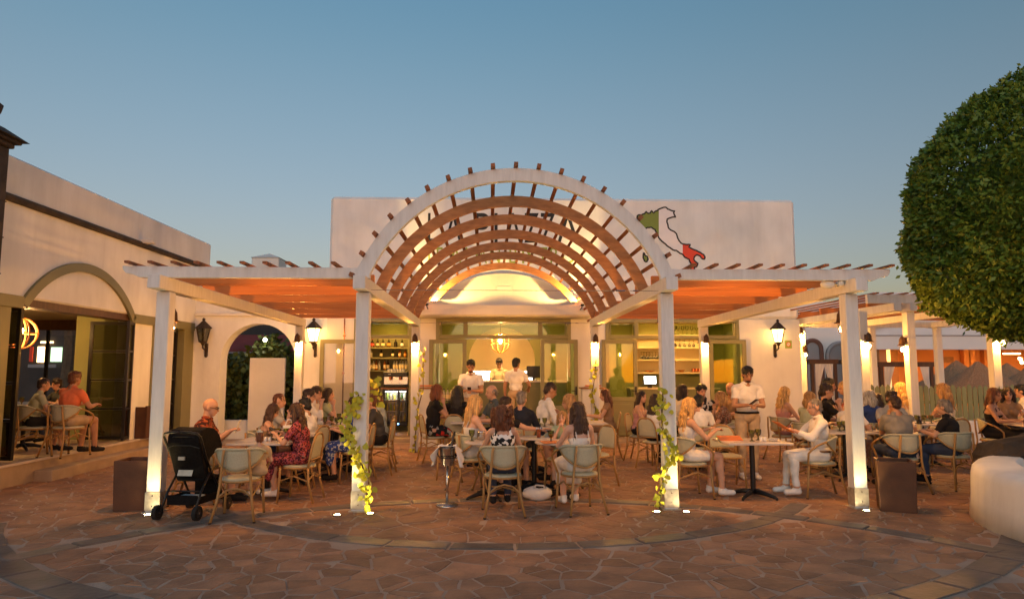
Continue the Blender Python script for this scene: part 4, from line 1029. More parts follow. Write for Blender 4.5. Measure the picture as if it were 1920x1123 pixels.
q = at(1690,600,35.9); B().box(at(1615,600,35.9).x, at(1672,600,35.9).x, 35.8, 35.99, at(1640,612,35.9).z, at(1640,592,35.9).z).build('grey_band', 'far_grey', UB, (26,36,0))
# cabanas
def cabana(pxa, pxb, Y, py0, label):
    xa_, xb_ = XA(pxa,Y), XA(pxb,Y); z = at((pxa+pxb)/2, py0, Y).z; dp = 1.2
    t = thing('cabana', label, 'cabana', ((xa_+xb_)/2, Y, 0)); o = ((xa_+xb_)/2, Y, 0)
    for x in (xa_, xb_):
        for y in (Y, Y+dp): B().box(x-.045,x+.045,y-.045,y+.045,0,z-.1).build('post', 'wood_dark', t, o)
    for y in (Y, Y+dp): B().box(xa_-.1,xb_+.1,y-.05,y+.05,z-.099,z+.04).build('top_beam', 'wood_dark', t, o)
    for x in (xa_, xb_): B().box(x-.05,x+.05,Y+.06,Y+dp-.06,z-.098,z+.03).build('side_beam', 'wood_dark', t, o)
    for x, s in ((xa_,1),(xb_,-1)):
        # tied curtain: gathered at mid height
        vs=[]; fs=[]; nu=9; nv=10
        for j in range(nv+1):
            tt=j/nv; w = .26*(1-tt*1.8)+.04 if tt<.5 else .04+.16*(tt-.5)/.5
            w=max(w,.04)
            for i in range(nu+1):
                u=i/nu; vs.append((x+s*(.08+u*w), Y-.05+.03*math.sin(u*18+j*.5), (z-.1)*(1-tt)+.1*tt))
        for j in range(nv):
            for i in range(nu): a=j*(nu+1)+i; fs.append((a,a+1,a+nu+2,a+nu+1))
        B().add(vs,fs).build('curtain', 'curtain', t, o, smooth=True)
    return t
cabana(1523, 1566, 21, 676, 'dark wood cabana with white tied curtains, the leftmost')
cabana(1588, 1636, 21, 676, 'dark wood cabana with white curtains seen just right of the right outer post')
cabana(1652, 1746, 20, 681, 'wider dark wood cabana with white curtains behind the slim post')
# green picket fence
PF = thing('picket_fence', 'pale green wooden picket fence behind the right-hand tables', 'fence', (XA(1745,17), 17, 0)); FO2 = (XA(1745,17), 17, 0)
xa_, xb_ = XA(1622,17), XA(1925,17); n = 31
for k in range(n):
    x = xa_+(xb_-xa_)*k/(n-1); h = at(1750,722,17).z + .03*rng.uniform(-1,1); w = .055
    B().prism([(x-w,.08),(x+w,.08),(x+w,h-.06),(x,h),(x-w,h-.06)], 16.97, 16.995, 'xz').build('picket', 'fence_green', PF, FO2)
for z in (.35, .85): B().box(xa_-.1, xb_+.1, 17.0, 17.04, z, z+.08).build('rail', 'fence_green', PF, FO2)
wl = B().box(XA(1775,15.6), XA(1990,15.6), 15.6, 15.9, -.02, .52).build('low_garden_wall', 'plaster', None, (XA(1850,15.6), 15.7, 0), bevel=.03); tag(wl, 'low whitewashed garden wall in front of the picket fence', 'wall')
# thatched parasols
def thatch(px, py, Y, r, label, seed):
    p = at(px, py, Y); t = thing('thatched_parasol', label, 'parasol', (p.x, Y, 0)); q = random.Random(seed); r *= .80
    n = 40; prof = [(.04,0),(.12,-.06),(.28,-.18),(.5,-.31),(.95,-.55),(1.0,-.64)]
    vs=[]; fs=[]
    for (rr_, zz) in prof:
        for j in range(n):
            a=2*math.pi*j/n; k=1+q.uniform(-.03,.03); vs.append((r*rr_*k*math.cos(a), r*rr_*k*math.sin(a), p.z+zz*r*1.1+q.uniform(-.015,.015)))
    for i in range(len(prof)-1):
        for j in range(n): fs.append((i*n+j,(i+1)*n+j,(i+1)*n+(j+1)%n,i*n+(j+1)%n))
    vs.append((0,0,p.z+.03)); fs += [(len(vs)-1, j, (j+1)%n) for j in range(n)]
    B().add(vs,fs).build('thatch_roof', 'thatch', t, smooth=False)
    fr = B()
    for j in range(240):
        a=q.uniform(0,6.283); rr_=r*q.uniform(.9,1.01); w=.02; ll=q.uniform(.15,.34); z=p.z-.58*r*1.1
        u=(-math.sin(a)*w, math.cos(a)*w); c=(rr_*math.cos(a), rr_*math.sin(a)); o=q.uniform(-.03,.05)
        fr.add([(c[0]-u[0],c[1]-u[1],z),(c[0]+u[0],c[1]+u[1],z),(c[0]*(1+o)+u[0]*.5,c[1]*(1+o)+u[1]*.5,z-ll),(c[0]*(1+o)-u[0]*.5,c[1]*(1+o)-u[1]*.5,z-ll)], [(0,1,2,3)])
    tag(fr.build('straw_fringe', 'thatch', t), kind='stuff')
    B().tube([(0,0,0),(0,0,p.z-.1)], .05, 8).build('pole', 'bark', t)
thatch(1793, 677, 22, 1.75, 'thatched parasol, leftmost in the row behind the fence', 1)
thatch(1833, 679, 20.5, 1.75, 'thatched parasol, second from the left behind the fence', 2)
thatch(1888, 682, 22.5, 1.7, 'thatched parasol just right of the post under the tree', 3)
thatch(1935, 684, 20, 1.7, 'thatched parasol cut off at the right edge', 4)
# ---- the street seen through the left building
ST = thing('street_building', 'shop row across the street seen through the left building', 'building', (-22, 38, 0)); SO = (-22,38,0)
B().box(-45, -12.5, 38, 42, -.02, 6.5).build('wall', 'far_dark', ST, SO)
def pane(a, b_, c_, d_, m, nme, Y=37.9):
    p = at(a, d_, Y); q_ = at(b_, c_, Y); B().box(p.x, q_.x, Y, Y+.06, p.z, q_.z).build(nme, m, ST, SO)
pane(94,116,651,678,'street_glow_green','shop_window'); pane(128,152,651,688,'street_glow_green','shop_window'); pane(69,83,650,679,'street_glow','lit_doorway'); pane(54,62,650,678,'map_red','red_banner')
pane(76,99,640,643,'street_glow','strip_light'); pane(136,158,640,643,'street_glow','strip_light'); pane(157,171,636,690,'map_red','red_column'); pane(177,184,668,677,'street_glow','lit_sign')
pane(52,105,683,689,'far_grey','street_kerb', 30); pane(54,190,690,720,'far_dark','dark_street_wall', 29)
def palm(px, Y, h, label, seed):
    q = random.Random(seed); x = XA(px, Y); t = thing('palm_tree', label, 'palm tree', (x, Y, 0))
    B().tube([(0,0,0),(.1,0,h*.5),(0,0,h)], [.28,.22,.2], 8).build('trunk', 'bark', t)
    f = B()
    for k in range(16):
        a = k*2.4; L = q.uniform(1.6,2.2); pts=[(L*s*math.cos(a), L*s*math.sin(a), h+.5*math.sin(s*2.0)-1.2*s*s) for s in (0,.25,.5,.75,1)]
        f.tube(pts, [.03,.025,.02,.015,.01], 4)
        for s in np.linspace(.15,1,12):
            c=(L*s*math.cos(a), L*s*math.sin(a), h+.5*math.sin(s*2.0)-1.2*s*s)
            for sg in (-1,1):
                e=(c[0]-sg*math.sin(a)*.3, c[1]+sg*math.cos(a)*.3, c[2]-.35); f.add([c,(c[0]+.06,c[1],c[2]),e],[(0,1,2)])
    tag(f.build('crown', 'leaf_tree', t), None)
palm(124, 27, 4.6, 'palm tree in the street beyond the left building window', 1); palm(165, 30, 4.6, 'second palm tree further right beyond the left building window', 2)
# vines on the posts
def vine(x, y, path, n, seed, label, size=.085):
    q = np.random.default_rng(seed); t = thing('climbing_vine', label, 'vine', (x, y, 0))
    pts = [Vector(p) for p in path]; B().tube(pts, .008, 6).build('stem', 'stem', t)
    B().tube([p_+Vector((.02*math.sin(i_*2.1), -.01, .0)) for i_, p_ in enumerate(pts)], .005, 5).build('twining_stem', 'stem', t)
    P = []
    for i in range(len(pts)-1):
        for k in range(n):
            s = q.random(); c = pts[i].lerp(pts[i+1], s); P.append((c.x+q.normal()*.045, c.y-abs(q.normal())*.04, c.z+q.normal()*.03))
    # each leaf a heart of six vertices
    for c in P:
        L = size*q.uniform(.55,1.15); a = q.uniform(-1.2,1.2); b_ = q.uniform(-.9,.5); cz_ = q.uniform(-2.6,.2)
        mt = Matrix.Rotation(a,3,'Z')@Matrix.Rotation(b_,3,'X')@Matrix.Rotation(cz_,3,'Y')
        hv = [(0,0,0),(.30,.04,.10),(.42,.05,.42),(.0,-.03,1.0),(-.42,.05,.42),(-.30,.04,.10),(0,-.02,.45)]
        vs = [Vector(c)+mt@(Vector(h)*L) for h in hv]
        B().add(vs, [(0,1,6),(1,2,6),(2,3,6),(3,4,6),(4,5,6),(5,0,6)]).build('leaf', 'leaf_vine', t, smooth=True)
vine(CX[1], YF-.09, [(.13,-.02,0),(.15,-.05,.35),(.02,-.06,.62),(-.10,-.05,.85),(-.13,-.02,1.05),(-.06,-.03,1.25),(-.02,0,1.40)], 27, 1, 'yellow-green vine lit from below on the left inner post', .085)
vine(CX[1]+.05, YF+.15, [(.12,0,1.25),(.14,0,1.45),(.12,0,1.62)], 8, 5, 'tuft of vine leaves peeping out behind the left inner post')
vine(CX[2], YF-.09, [(-.14,.05,0),(-.13,.02,.4),(.06,-.05,.62),(-.02,-.04,.8),(-.12,-.04,1.0),(-.10,-.03,1.22),(-.08,0,1.45)], 22, 2, 'yellow-green vine lit from below on the right inner post', .085)
vine(CX[1]+.10, YB-.08, [(-.06,-.05,0),(-.08,-.05,.3),(-.02,0,.9),(.08,0,1.3),(.06,0,1.8),(.10,0,2.1)], 7, 3, 'green vine climbing the left inner back post', .11)
vine(CX[2]-.02, YB-.08, [(.05,-.03,.4),(.02,-.03,.8),(-.05,0,1.2),(.0,0,1.5),(.03,0,1.9)], 8, 4, 'green vine climbing the right inner back post', .12)
vine(c2[2], Y2-.1, [(.0,-.03,.9),(.02,-.03,1.15),(-.02,0,1.35)], 5, 6, 'small vine on the post under the clipped tree', .1)
# ================================================================== furniture
def make_armchair():
    t = thing('armchair', '', 'chair')
    def rim(th):
        a = R(th); k = max(0, (abs(th)-48)/52); return Vector((.275*math.sin(a), -.235*math.cos(a)-.01, .80-.085*k**1.5))
    def low(th):
        a = R(th); q = abs(th)/84; return Vector((.262*math.sin(a)*(.86+.14*q), (-.215*math.cos(a)-.01), .545+.195*q**2.0))
    vs=[]; fs=[]; nu=18; nv=4
    for i in range(nu+1):
        th=-84+168*i/nu; p=rim(th); q=low(th)
        for j in range(nv+1): vs.append(p.lerp(q, j/nv))
    for i in range(nu):
        for j in range(nv): a=i*(nv+1)+j; fs.append((a,a+1,a+nv+2,a+nv+1))
    o=B().add(vs,fs).build('back_panel','weave',t,smooth=True); m=o.modifiers.new('thick','SOLIDIFY'); m.thickness=.012
    B().tube([rim(-84+168*i/18) for i in range(19)], .015, 7).build('top_rim','weave',t,smooth=True)
    B().tube([low(-84+168*i/18)+Vector((0,-.006,0)) for i in range(19)], .0125, 6).build('lower_rail','rattan',t,smooth=True)
    for s in (-1,1):
        B().tube([rim(84*s), rim(100*s)+Vector((s*.01,.05,-.01)), (s*.292,.16,.655), (s*.275,.205,.60), (s*.235,.20,.50), (s*.215,.195,.44)], .0145, 7).build('arm','rattan',t,smooth=True)
        B().tube([(s*.135,-.255,.80), (s*.15,-.245,.62), (s*.165,-.225,.44), (s*.185,-.245,.25), (s*.235,-.315,0)], .0155, 7).build('leg','rattan',t,smooth=True)
        B().tube([(s*.205,.19,.44), (s*.215,.205,.2), (s*.225,.225,0)], .0155, 7).build('leg','rattan',t,smooth=True)
        B().tube([(s*.185,-.245,.27),(s*.10,-.235,.345),(0,-.232,.37)], .010, 6).build('brace','rattan',t)
        B().tube([(s*.19,-.235,.28),(s*.205,0,.36),(s*.215,.20,.28)], .010, 6).build('brace','rattan',t)
        B().tube([(s*.185,-.24,.27),(s*.08,-.1,.30),(-s*.03,.05,.30),(-s*.12,.13,.29)], .009, 6).build('stretcher','rattan',t)
        for y,x in ((-.315,.235),(.225,.225)): B().lathe([(.017,0),(.017,.018)], (s*x,y,0), 8).build('foot_cap','black_metal',t)
    ring=[(.222*math.cos(2*math.pi*k/24)*(1 if True else 1), .215*math.sin(2*math.pi*k/24)-.005, .435) for k in range(25)]
    B().tube(ring,.014,6,cap=False).build('seat_ring','rattan',t,smooth=True)
    B().lathe([(.205,.437),(.218,.445),(.218,.462),(.19,.472),(.02,.475)], (0,-.005,0), 24).build('seat','weave',t,smooth=True)
    return t
def make_sidechair():
    t = thing('side_chair', '', 'chair')
    def hoop(u):   # u -1..1, an upside-down U leaning back
        a=math.pi*u/2; z=.45+.42*(math.cos(a)**.55 if abs(u)<1 else 0); x=.205*math.copysign(abs(math.sin(a))**.75,u)
        return Vector((x, -.19-.16*(z-.45), z))
    P=[hoop(-1+2*i/24) for i in range(25)]
    B().tube(P,.015,7).build('back_hoop','rattan',t,smooth=True)
    vs=[];fs=[];nu,nv=10,10
    for j in range(nv+1):
        zz=.55+.29*j/nv
        w=.18*(1-max(0,(zz-.72)/.16)**2.2*.75)
        for i in range(nu+1): u=-1+2*i/nu; vs.append((u*w, -.19-.16*(zz-.45)-.012*(1-u*u), zz))
    for j in range(nv):
        for i in range(nu): a=j*(nu+1)+i; fs.append((a,a+1,a+nu+2,a+nu+1))
    o=B().add(vs,fs).build('back_panel','weave',t,smooth=True); m=o.modifiers.new('thick','SOLIDIFY'); m.thickness=.012
    B().tube([(-.19,-.207,.545),(0,-.215,.54),(.19,-.207,.545)],.011,6).build('lower_rail','rattan',t)
    for s in (-1,1):
        B().tube([(s*.205,-.19,.45),(s*.205,-.20,.25),(s*.215,-.27,0)],.0155,7).build('leg','rattan',t,smooth=True)
        B().tube([(s*.195,.18,.44),(s*.20,.19,.2),(s*.21,.205,0)],.0155,7).build('leg','rattan',t,smooth=True)
        B().tube([(s*.205,-.20,.27),(s*.2,0,.34),(s*.2,.19,.27)],.010,6).build('brace','rattan',t)
    B().tube([(-.205,-.2,.29),(0,-.2,.36),(.205,-.2,.29)],.010,6).build('brace','rattan',t)
    B().tube([(.212*math.cos(2*math.pi*k/24), .20*math.sin(2*math.pi*k/24), .435) for k in range(25)],.014,6,cap=False).build('seat_ring','rattan',t,smooth=True)
    B().lathe([(.195,.437),(.207,.445),(.207,.462),(.18,.472),(.02,.475)], (0,0,0), 24).build('seat','weave',t,smooth=True)
    return t
PROTO = {'arm': make_armchair(), 'side': make_sidechair()}; USED = {'arm': False, 'side': False}
def chair(kind, x, y, z, face, label):
    o = PROTO[kind] if not USED[kind] else copy_tree(PROTO[kind]); USED[kind] = True
    o.location = (x, y, z); o.rotation_euler = (0, 0, R(face)); o['label'] = label; o['group'] = 'rattan bistro chairs at the tables'
    return o
def table(x, y, label, w=.70, d=.70, rnd=False, rz=0., z0=0., h=.75):
    t = thing('round_table' if rnd else 'table', label, 'table', (x, y, z0), R(rz))
    if rnd:
        B().lathe([(w/2-.012,h-.028),(w/2,h-.022),(w/2,h-.006),(w/2-.006,h)], n=36).build('tabletop','marble',t)
    else: B().box(-w/2,w/2,-d/2,d/2,h-.028,h).build('tabletop','marble',t,bevel=.004)
    B().lathe([(.034,.05),(.034,h-.04),(.09,h-.036),(.09,h-.0285)],n=14).build('pedestal','black_metal',t)
    for k in range(4):
        a=math.pi/4+k*math.pi/2 if not rnd else k*math.pi/2+.5
        c,s=math.cos(a),math.sin(a)
        B().tube([(c*.02,s*.02,.085),(c*.16,s*.16,.07),(c*.30,s*.30,.035),(c*.33,s*.33,.012)],[.035,.03,.022,.016],8).build('foot','black_metal',t,smooth=True)
    return t
GB = [(.036,0),(.034,.006),(.010,.014),(.008,.045),(.016,.055),(.034,.075),(.040,.11),(.041,.145)]
def goblet(x, y, z, label, group):
    t = thing('goblet', label, 'glass', (x,y,z), group=group)
    B().lathe(GB, n=12, capt=False).build('cup','glass_green',t,smooth=True)
    B().lathe([(.010,.057),(.031,.078),(.036,.105),(.036,.106)], n=12).build('water','drink_yellow' if rng.random()<.4 else 'glass_clear',t,smooth=True)
    return t
def plate(x, y, z, r, label, group, food=True):
    t = thing('plate', label, 'plate', (x,y,z), group=group)
    B().lathe([(r*.55,0),(r*.6,.004),(r,.016),(r,.019),(r*.62,.008),(r*.05,.007)], n=24).build('dish','plate',t,smooth=True)
    if food: 
        fb_=B()
        for k in range(5): a=k*1.3; fb_.sphere((r*.3*math.cos(a), r*.3*math.sin(a), .018), (r*.24,r*.2,.018), 7, 5)
        tag(fb_.build('food','food',t,smooth=True), kind='stuff')
    return t
def menu(x, y, z, rz, m, label, tilt=0., w=.22, h=.30):
    t = thing('menu', label, 'menu', (x,y,z), R(rz)); t.rotation_euler=(R(tilt),0,R(rz))
    B().box(-w/2,w/2,-h/2,h/2,.001,.007).build('cover',m,t); B().box(-w/2+.01,w/2-.01,-h/2+.01,h/2-.01,.0072,.0085).build('page', 'menu_orange' if m!='paper' else 'paper',t)
    return t
def beer(x,y,z,label,group): return bottle(x,y,z,.24,'slim','bottle_dark','label_cream',label,group)

T = .75
# left long row
table(-3.02, 9.55, 'marble-topped table in front of the bald man and stroller', .80, .95)
table(-2.98, 10.65, 'table behind the stroller table in the left bay', .80, .90)
table(-2.62, 11.9, 'table in the left bay set with plates and a dark bottle', .95, .80)
table(-2.55, 12.9, 'rearmost table in the left bay', .95, .80)
# centre
table(-.02, 9.30, 'table left of the middle in front of the curly-haired woman', .66, .66, True)
table(.92, 9.25, 'round table with an orange menu before the long-haired woman in white', .66, .66, True)
table(.72, 11.55, 'table behind the grey-haired man in navy', .7, .7)
table(-.35, 12.9, 'table before the two women in black near the counter', .75, .75)
table(1.75, 12.6, 'table near the right inner back post', .7, .7)
# right
table(3.52, 9.25, 'marble table between the blond woman and the man in white', .86, .66)
table(3.72, 11.9, 'table behind the blond woman in the right bay', .9, .75)
table(3.50, 13.0, 'rearmost table in the right bay', .9, .7)
table(6.05, 12.6, 'table by the white wall edge with a wine glass and napkin', .7, .7)
table(5.55, 10.7, 'table behind the right outer post', .8, .7)
table(6.35, 10.45, 'table with beer bottles before the two men at the right', .9, .7)
table(7.75, 12.2, 'table by the picket fence in front of the slim post', .8, .7)
table(9.55, 11.9, 'table with flowers at the right edge', .8, .8)
table(-8.02, 12.15, 'table inside the left building', .7, .7, False, 0, .335)
G1='green goblets on the stroller table'; 
for k,(dx,dy) in enumerate(((.02,.18),(.12,.12),(.22,.16),(.30,.05))): goblet(-3.02+dx-.02, 9.55+dy-.05, T+.001, f'{ORD[k]} green goblet from the left on the table beside the stroller', G1)
o=thing('drinks_cup','clear plastic baby cup with a blue lid on the stroller table','cup',(-3.10,9.42,T)); B().lathe([(.033,0),(.038,.11)],n=12).build('cup_body','glass_clear',o,smooth=True); B().lathe([(.04,.11),(.04,.13),(.015,.135),(.012,.155)],n=12).build('blue_lid','linen_blue',o)
o=thing('tray','small dark tray under the goblets on the stroller table','tray',(-2.93,9.60,T)); B().lathe([(.15,.0005),(.155,.001)],n=24).build('tray_disc','black_metal',o)
for k,(dx,dy,c) in enumerate(((-.06,-.2,'salt'),(-.02,-.16,'pepper'))): pass
def shakers(x,y,lb):
    for k in (0,1): small('shaker', f'small white {("salt","pepper")[k]} pot {lb}', 'shaker', B().lathe([(.020,0),(.021,.035),(.015,.055),(.003,.062)],(x+k*.052,y,T+.001),10),'plate',(x+k*.052,y,T),smooth=True)
shakers(-2.98,9.30,'on the stroller table'); shakers(3.60,9.12,'in front of the goblets on the right front table')
bgx=thing('handbag','white handbag with a strap standing on the stroller table','handbag',(-2.78,9.98,T)); B().box(-.16,.16,-.06,.06,.002,.16).build('bag_body','linen',bgx,bevel=.02,).data; B().box(-.165,.165,-.065,-.061,.10,.165).box(-.02,.02,-.068,-.0655,.06,.14).build('flap','linen',bgx,bevel=.002); B().tube([(-.16,0,.14),(-.12,0,.24),(.12,0,.24),(.16,0,.14)],.008,6).build('strap','linen',bgx)
GL='glasses on the rear left tables'
for k in range(7): goblet(-2.95+.12*k*(1 if k%2 else .8), 11.75+.18*(k%3), T+.001, f'{ORD[k]} green goblet from the left among the dishes on the long left tables', GL)
for k in range(3): goblet(-2.8+.22*k, 12.85+.1*(k%2), T+.001, f'{ORD[k]} green goblet from the left on the rearmost left table', 'glasses on the rearmost left table')
for k in range(3): plate(-2.85+.26*k, 11.75-.05*(k%2)-.1, T+.001, .12, f'{ORD[k]} dinner plate from the left on the long left tables', 'plates on the long left tables')
beer(-2.27,11.62,T+.001,'dark beer bottle on the left table beside the vine-clad post',None)
# centre table tops
goblet(-.25,9.32,T+.001,'green goblet at the left elbow of the curly-haired woman',None)
goblet(.80,9.15,T+.001,'green goblet by the left arm of the woman in white',None)
t=thing('cocktail','tall orange cocktail in front of the man in black','cocktail',(.68,9.75,T)); B().lathe([(.028,0),(.036,.14)],n=12,capt=False).build('tumbler','glass_clear',t,smooth=True); B().lathe([(.026,.006),(.033,.115)],n=12).build('drink','drink_orange',t,smooth=True); B().tube([(0,0,.05),(.03,0,.20)],.004,5).build('straw','black_metal',t)
table(.62,9.85,'small table holding the orange cocktail',.5,.5,True)
menu(.78,9.10,T+.001,5,'menu_orange','orange menu lying on the round middle table')
menu(.18,9.5,T+.001,70,'menu_orange','orange menu on the table right of the curly-haired woman')
plate(1.22,9.20,T+.001,.12,'white plate of food beside the woman in white',None)
small('serving_jug','shiny steel jug on the table left of the curly-haired woman','jug',B().lathe([(.05,0),(.058,.05),(.05,.10),(.055,.115)],(-.13,9.48,T+.001),14),'steel',(-.13,9.48,T),smooth=True)
for k in range(4): goblet(.55+.12*k,11.5+.1*(k%2),T+.001,f'{ORD[k]} green goblet from the left on the table behind the man in navy','glasses on the middle rear table')
for k in range(3): goblet(-.5+.15*k,12.85,T+.001,f'{ORD[k]} green goblet from the left before the women in black','glasses before the women in black')
t=thing('bottle_group_tray','dark tray of oil bottles on the stand by the counter','tray',(-.88,15.4,1.0)); B().box(-.2,.2,-.12,.12,0,.02).build('tray','black_metal',t); B().box(-.03,.03,-.03,.03,-1.0,0).build('post','black_metal',t)
for k in range(5): bottle(-1.04+k*.08,15.4,1.021,.26,'slim','bottle_clear','label_cream',f'{ORD[k]} clear oil bottle from the left on the tray stand left of the counter','oil bottles on the tray stand')
# right front table
goblet(3.50,9.18,T+.001,'left green goblet on the right front table',None); goblet(3.64,9.32,T+.001,'right green goblet on the right front table',None)
plate(3.80,9.22,T+.001,.09,'small empty side plate on the right front table',None,False)
menu(3.25,9.30,T+.012,0,'menu_green','large orange and green menu lying before the blond woman',18,.34,.24)
small('cutlery_set','fork and knife laid on the right front table','cutlery',B().cbox((3.30,9.02,T+.003),(.19,.016,.003),.05).cbox((3.30,9.045,T+.003),(.19,.012,.003),.05),'steel',(3.3,9.03,T))
for k in range(5): goblet(3.35+.16*k,11.9+.12*(k%2),T+.001,f'{ORD[k]} green goblet from the left on the table behind the blond woman','glasses behind the blond woman')
plate(3.9,11.75,T+.001,.12,'dinner plate on the table behind the blond woman',None)
wine_glass(5.98,12.5,T+.001,'glass_clear','tall wine glass on the table by the white wall edge',None,True,1.3)
small('napkin','white napkin hanging over the edge of the table by the white wall','napkin',B().box(-.08,.08,-.012,.0,-.22,.008).box(-.08,.08,.0,.10,.001,.008),'linen',(5.78,12.245,T),bevel=.002).location=(5.78,12.245,T)
for k in range(3): goblet(5.45+.13*k,10.65+.1*(k%2),T+.001,f'{ORD[k]} green goblet from the left behind the right outer post','glasses behind the right outer post')
for k in range(2): beer(6.42+.16*k,10.42,T+.001,f'{("left","right")[k]} dark beer bottle between the two men at the right',None)
t=thing('beer_glass','amber beer glass before the man in the black shirt','glass',(6.30,10.28,T)); B().lathe([(.03,0),(.036,.15)],n=12,capt=False).build('tumbler','glass_clear',t,smooth=True); B().lathe([(.028,.005),(.033,.12)],n=12).build('drink','bottle_amber',t,smooth=True)
plate(6.0,10.4,T+.001,.12,'dinner plate beside the man in grey',None)
for k in range(3): goblet(7.6+.13*k,12.1,T+.001,f'{ORD[k]} green goblet from the left on the table by the picket fence','glasses on the fence table')
t=thing('flower_vase','small vase of red and white flowers on the right edge table','vase',(9.35,11.8,T)); B().lathe([(.03,0),(.04,.05),(.02,.10)],n=10).build('vase_body','glass_clear',t,smooth=True)
for k in range(8):
    a=k*.8; B().tube([(0,0,.05),(.05*math.cos(a),.05*math.sin(a),.2+.01*k)],.003,4).build('stalk','stem',t); B().sphere((.05*math.cos(a),.05*math.sin(a),.205+.01*k),.018,6,5).build('blossom','red_paint' if k%2 else 'plate',t)
goblet(-8.05,12.1,.335+T+.001,'goblet on the table inside the left building',None)
menu(-7.86,12.1,.335+T+.001,20,'menu_orange','red menu on the table inside the left building')
# ice bucket stand
p=gr(838,948); t=thing('wine_cooler','steel wine cooler on a stand with a napkin and bottle','wine cooler',(p.x,p.y,0))
B().lathe([(.135,0),(.14,.008),(.13,.022),(.03,.03),(.016,.04)],n=28).build('base','steel',t,smooth=True)
B().tube([(0,0,.035),(0,0,.50)],.016,12).build('pole','steel',t,smooth=True)
B().lathe([(.075,.50),(.078,.51),(.098,.715),(.105,.72),(.098,.722),(.09,.70),(.07,.52)],n=24,capt=False).build('bucket','steel',t,smooth=True)
B().tube([(.105*math.cos(a),.105*math.sin(a),.60) for a in [2*math.pi*k/24 for k in range(25)]],.006,5,cap=False).build('hoop','black_metal',t)
for s in (-1,1): B().tube([(s*.10,0,.60),(s*.125,0,.64),(s*.12,0,.70),(s*.10,0,.70)],.008,6).build('handle','black_metal',t)
bt=B().tube([(.0,0,.56),(.05,.0,.76),(.065,0,.82),(.085,0,.90),(.09,0,.92)],[.038,.038,.016,.014,.015],10).build('wine_bottle','bottle_dark',None,(0,0,0),smooth=True); bt.location=(p.x,p.y,0); tag(bt,'dark wine bottle leaning in the steel cooler','bottle')
def cloth(fn, nu, nv, name, m, parent, thick=.004):
    vs=[];fs=[]
    for j in range(nv+1):
        for i in range(nu+1): vs.append(fn(i/nu,j/nv))
    for j in range(nv):
        for i in range(nu): a=j*(nu+1)+i; fs.append((a,a+1,a+nu+2,a+nu+1))
    o=B().add(vs,fs).build(name,m,parent,smooth=True); s=o.modifiers.new('thick','SOLIDIFY'); s.thickness=thick; return o
nk=thing('napkin','white napkin with blue border draped over the wine cooler','napkin',(p.x,p.y,0))
for s in (-1,1):
    def fn(u,v,s=s): 
        a=-1.5+2.6*u; r=.105+.035*v+.05*v*abs(math.sin(u*7)); return (s*(r+.02*v), .10*math.sin(a)-.02, .735-.26*v*(.6+.4*math.sin(u*3.1+s))+.01*math.sin(u*9))
    cloth(fn,16,8,'cloth_fold','linen',nk)
def fn(u,v): return (-.12+.24*u, -.085+.17*v, .735+.02*math.sin(u*8)*math.sin(v*5)+.012)
cloth(fn,12,8,'cloth_top','linen',nk)
B().tube([(.165+.02*math.sin(k*.9), -.11+.2*k/8, .50+.05*abs(math.sin(k*1.1))) for k in range(9)],.005,5).build('blue_border','linen_blue',nk)
# bag on the ground
p=gr(1008,940); bg_=thing('tote_bag','white tote bag lying on the ground between the front chairs','bag',(p.x,p.y+.08,0))
bm=bmesh.new(); bmesh.ops.create_icosphere(bm,subdivisions=3,radius=1)
for v in bm.verts:
    k=1+.15*mnoise.noise(v.co*2.5+Vector((3,1,2)))+.06*mnoise.noise(v.co*7); v.co=Vector((v.co.x*.20*k, v.co.y*.11*k, max(-.09,v.co.z*.10*k)+.092))
me=bpy.data.meshes.new('bag_body'); bm.to_mesh(me); bm.free(); me.materials.append(M['linen']); me.polygons.foreach_set('use_smooth',[True]*len(me.polygons)); ob=bpy.data.objects.new('bag_body',me); COL.objects.link(ob); ob.parent=bg_
B().tube([(-.05,-.05,.15),(-.02,-.08,.21),(.08,-.08,.20),(.10,-.04,.15)],.012,6).build('bag_handle','linen',bg_,smooth=True); B().tube([(-.05,-.02,.165),(.02,-.05,.18),(.10,-.02,.165)],.022,6).build('bag_mouth','black_metal',bg_,smooth=True)
# stroller
p=gr(338,975); st=thing('stroller','black folding pushchair with its hood up seen from behind','stroller',(p.x,p.y+.30,0),R(-8))
def tb(pts,r,name,m,n=8,**k): return B().tube(pts,r,n).build(name,m,st,smooth=True,**k)
for s in (-1,1):
    x=.24*s
    for (yy,rr_) in ((-.30,.082),(.36,.075)):
        w=B().tube([(x-.022,yy,rr_),(x+.022,yy,rr_)],rr_,20).build('wheel','rubber',st); B().tube([(x-.026,yy,rr_),(x+.026,yy,rr_)],rr_*.55,16).build('rim','black_metal',w); B().tube([(x-.029,yy,rr_),(x+.029,yy,rr_)],.014,8).build('hub','steel',w)
    tb([(s*.21,-.30,.085),(s*.205,-.17,.30),(s*.20,.02,.52)],.014,'rear_leg','black_metal')
    tb([(s*.21,.36,.085),(s*.205,.18,.32),(s*.20,.02,.52)],.014,'front_leg','black_metal')
    tb([(s*.205,.02,.50),(s*.215,-.14,.72),(s*.225,-.27,.93),(s*.20,-.30,.97),(s*.12,-.315,.985),(0,-.32,.985)],.013,'push_handle','black_metal')
tb([(-.20,-.17,.30),(.20,-.17,.30)],.011,'axle_bar','black_metal'); tb([(-.20,.05,.48),(.20,.05,.48)],.011,'seat_bar','black_metal')
B().box(-.19,.19,-.20,.26,.15,.165).box(-.19,.19,-.215,-.20,.15,.26).box(-.195,-.185,-.2,.26,.16,.24).box(.185,.195,-.2,.26,.16,.24).build('basket','stroller_cloth',st,bevel=.006)
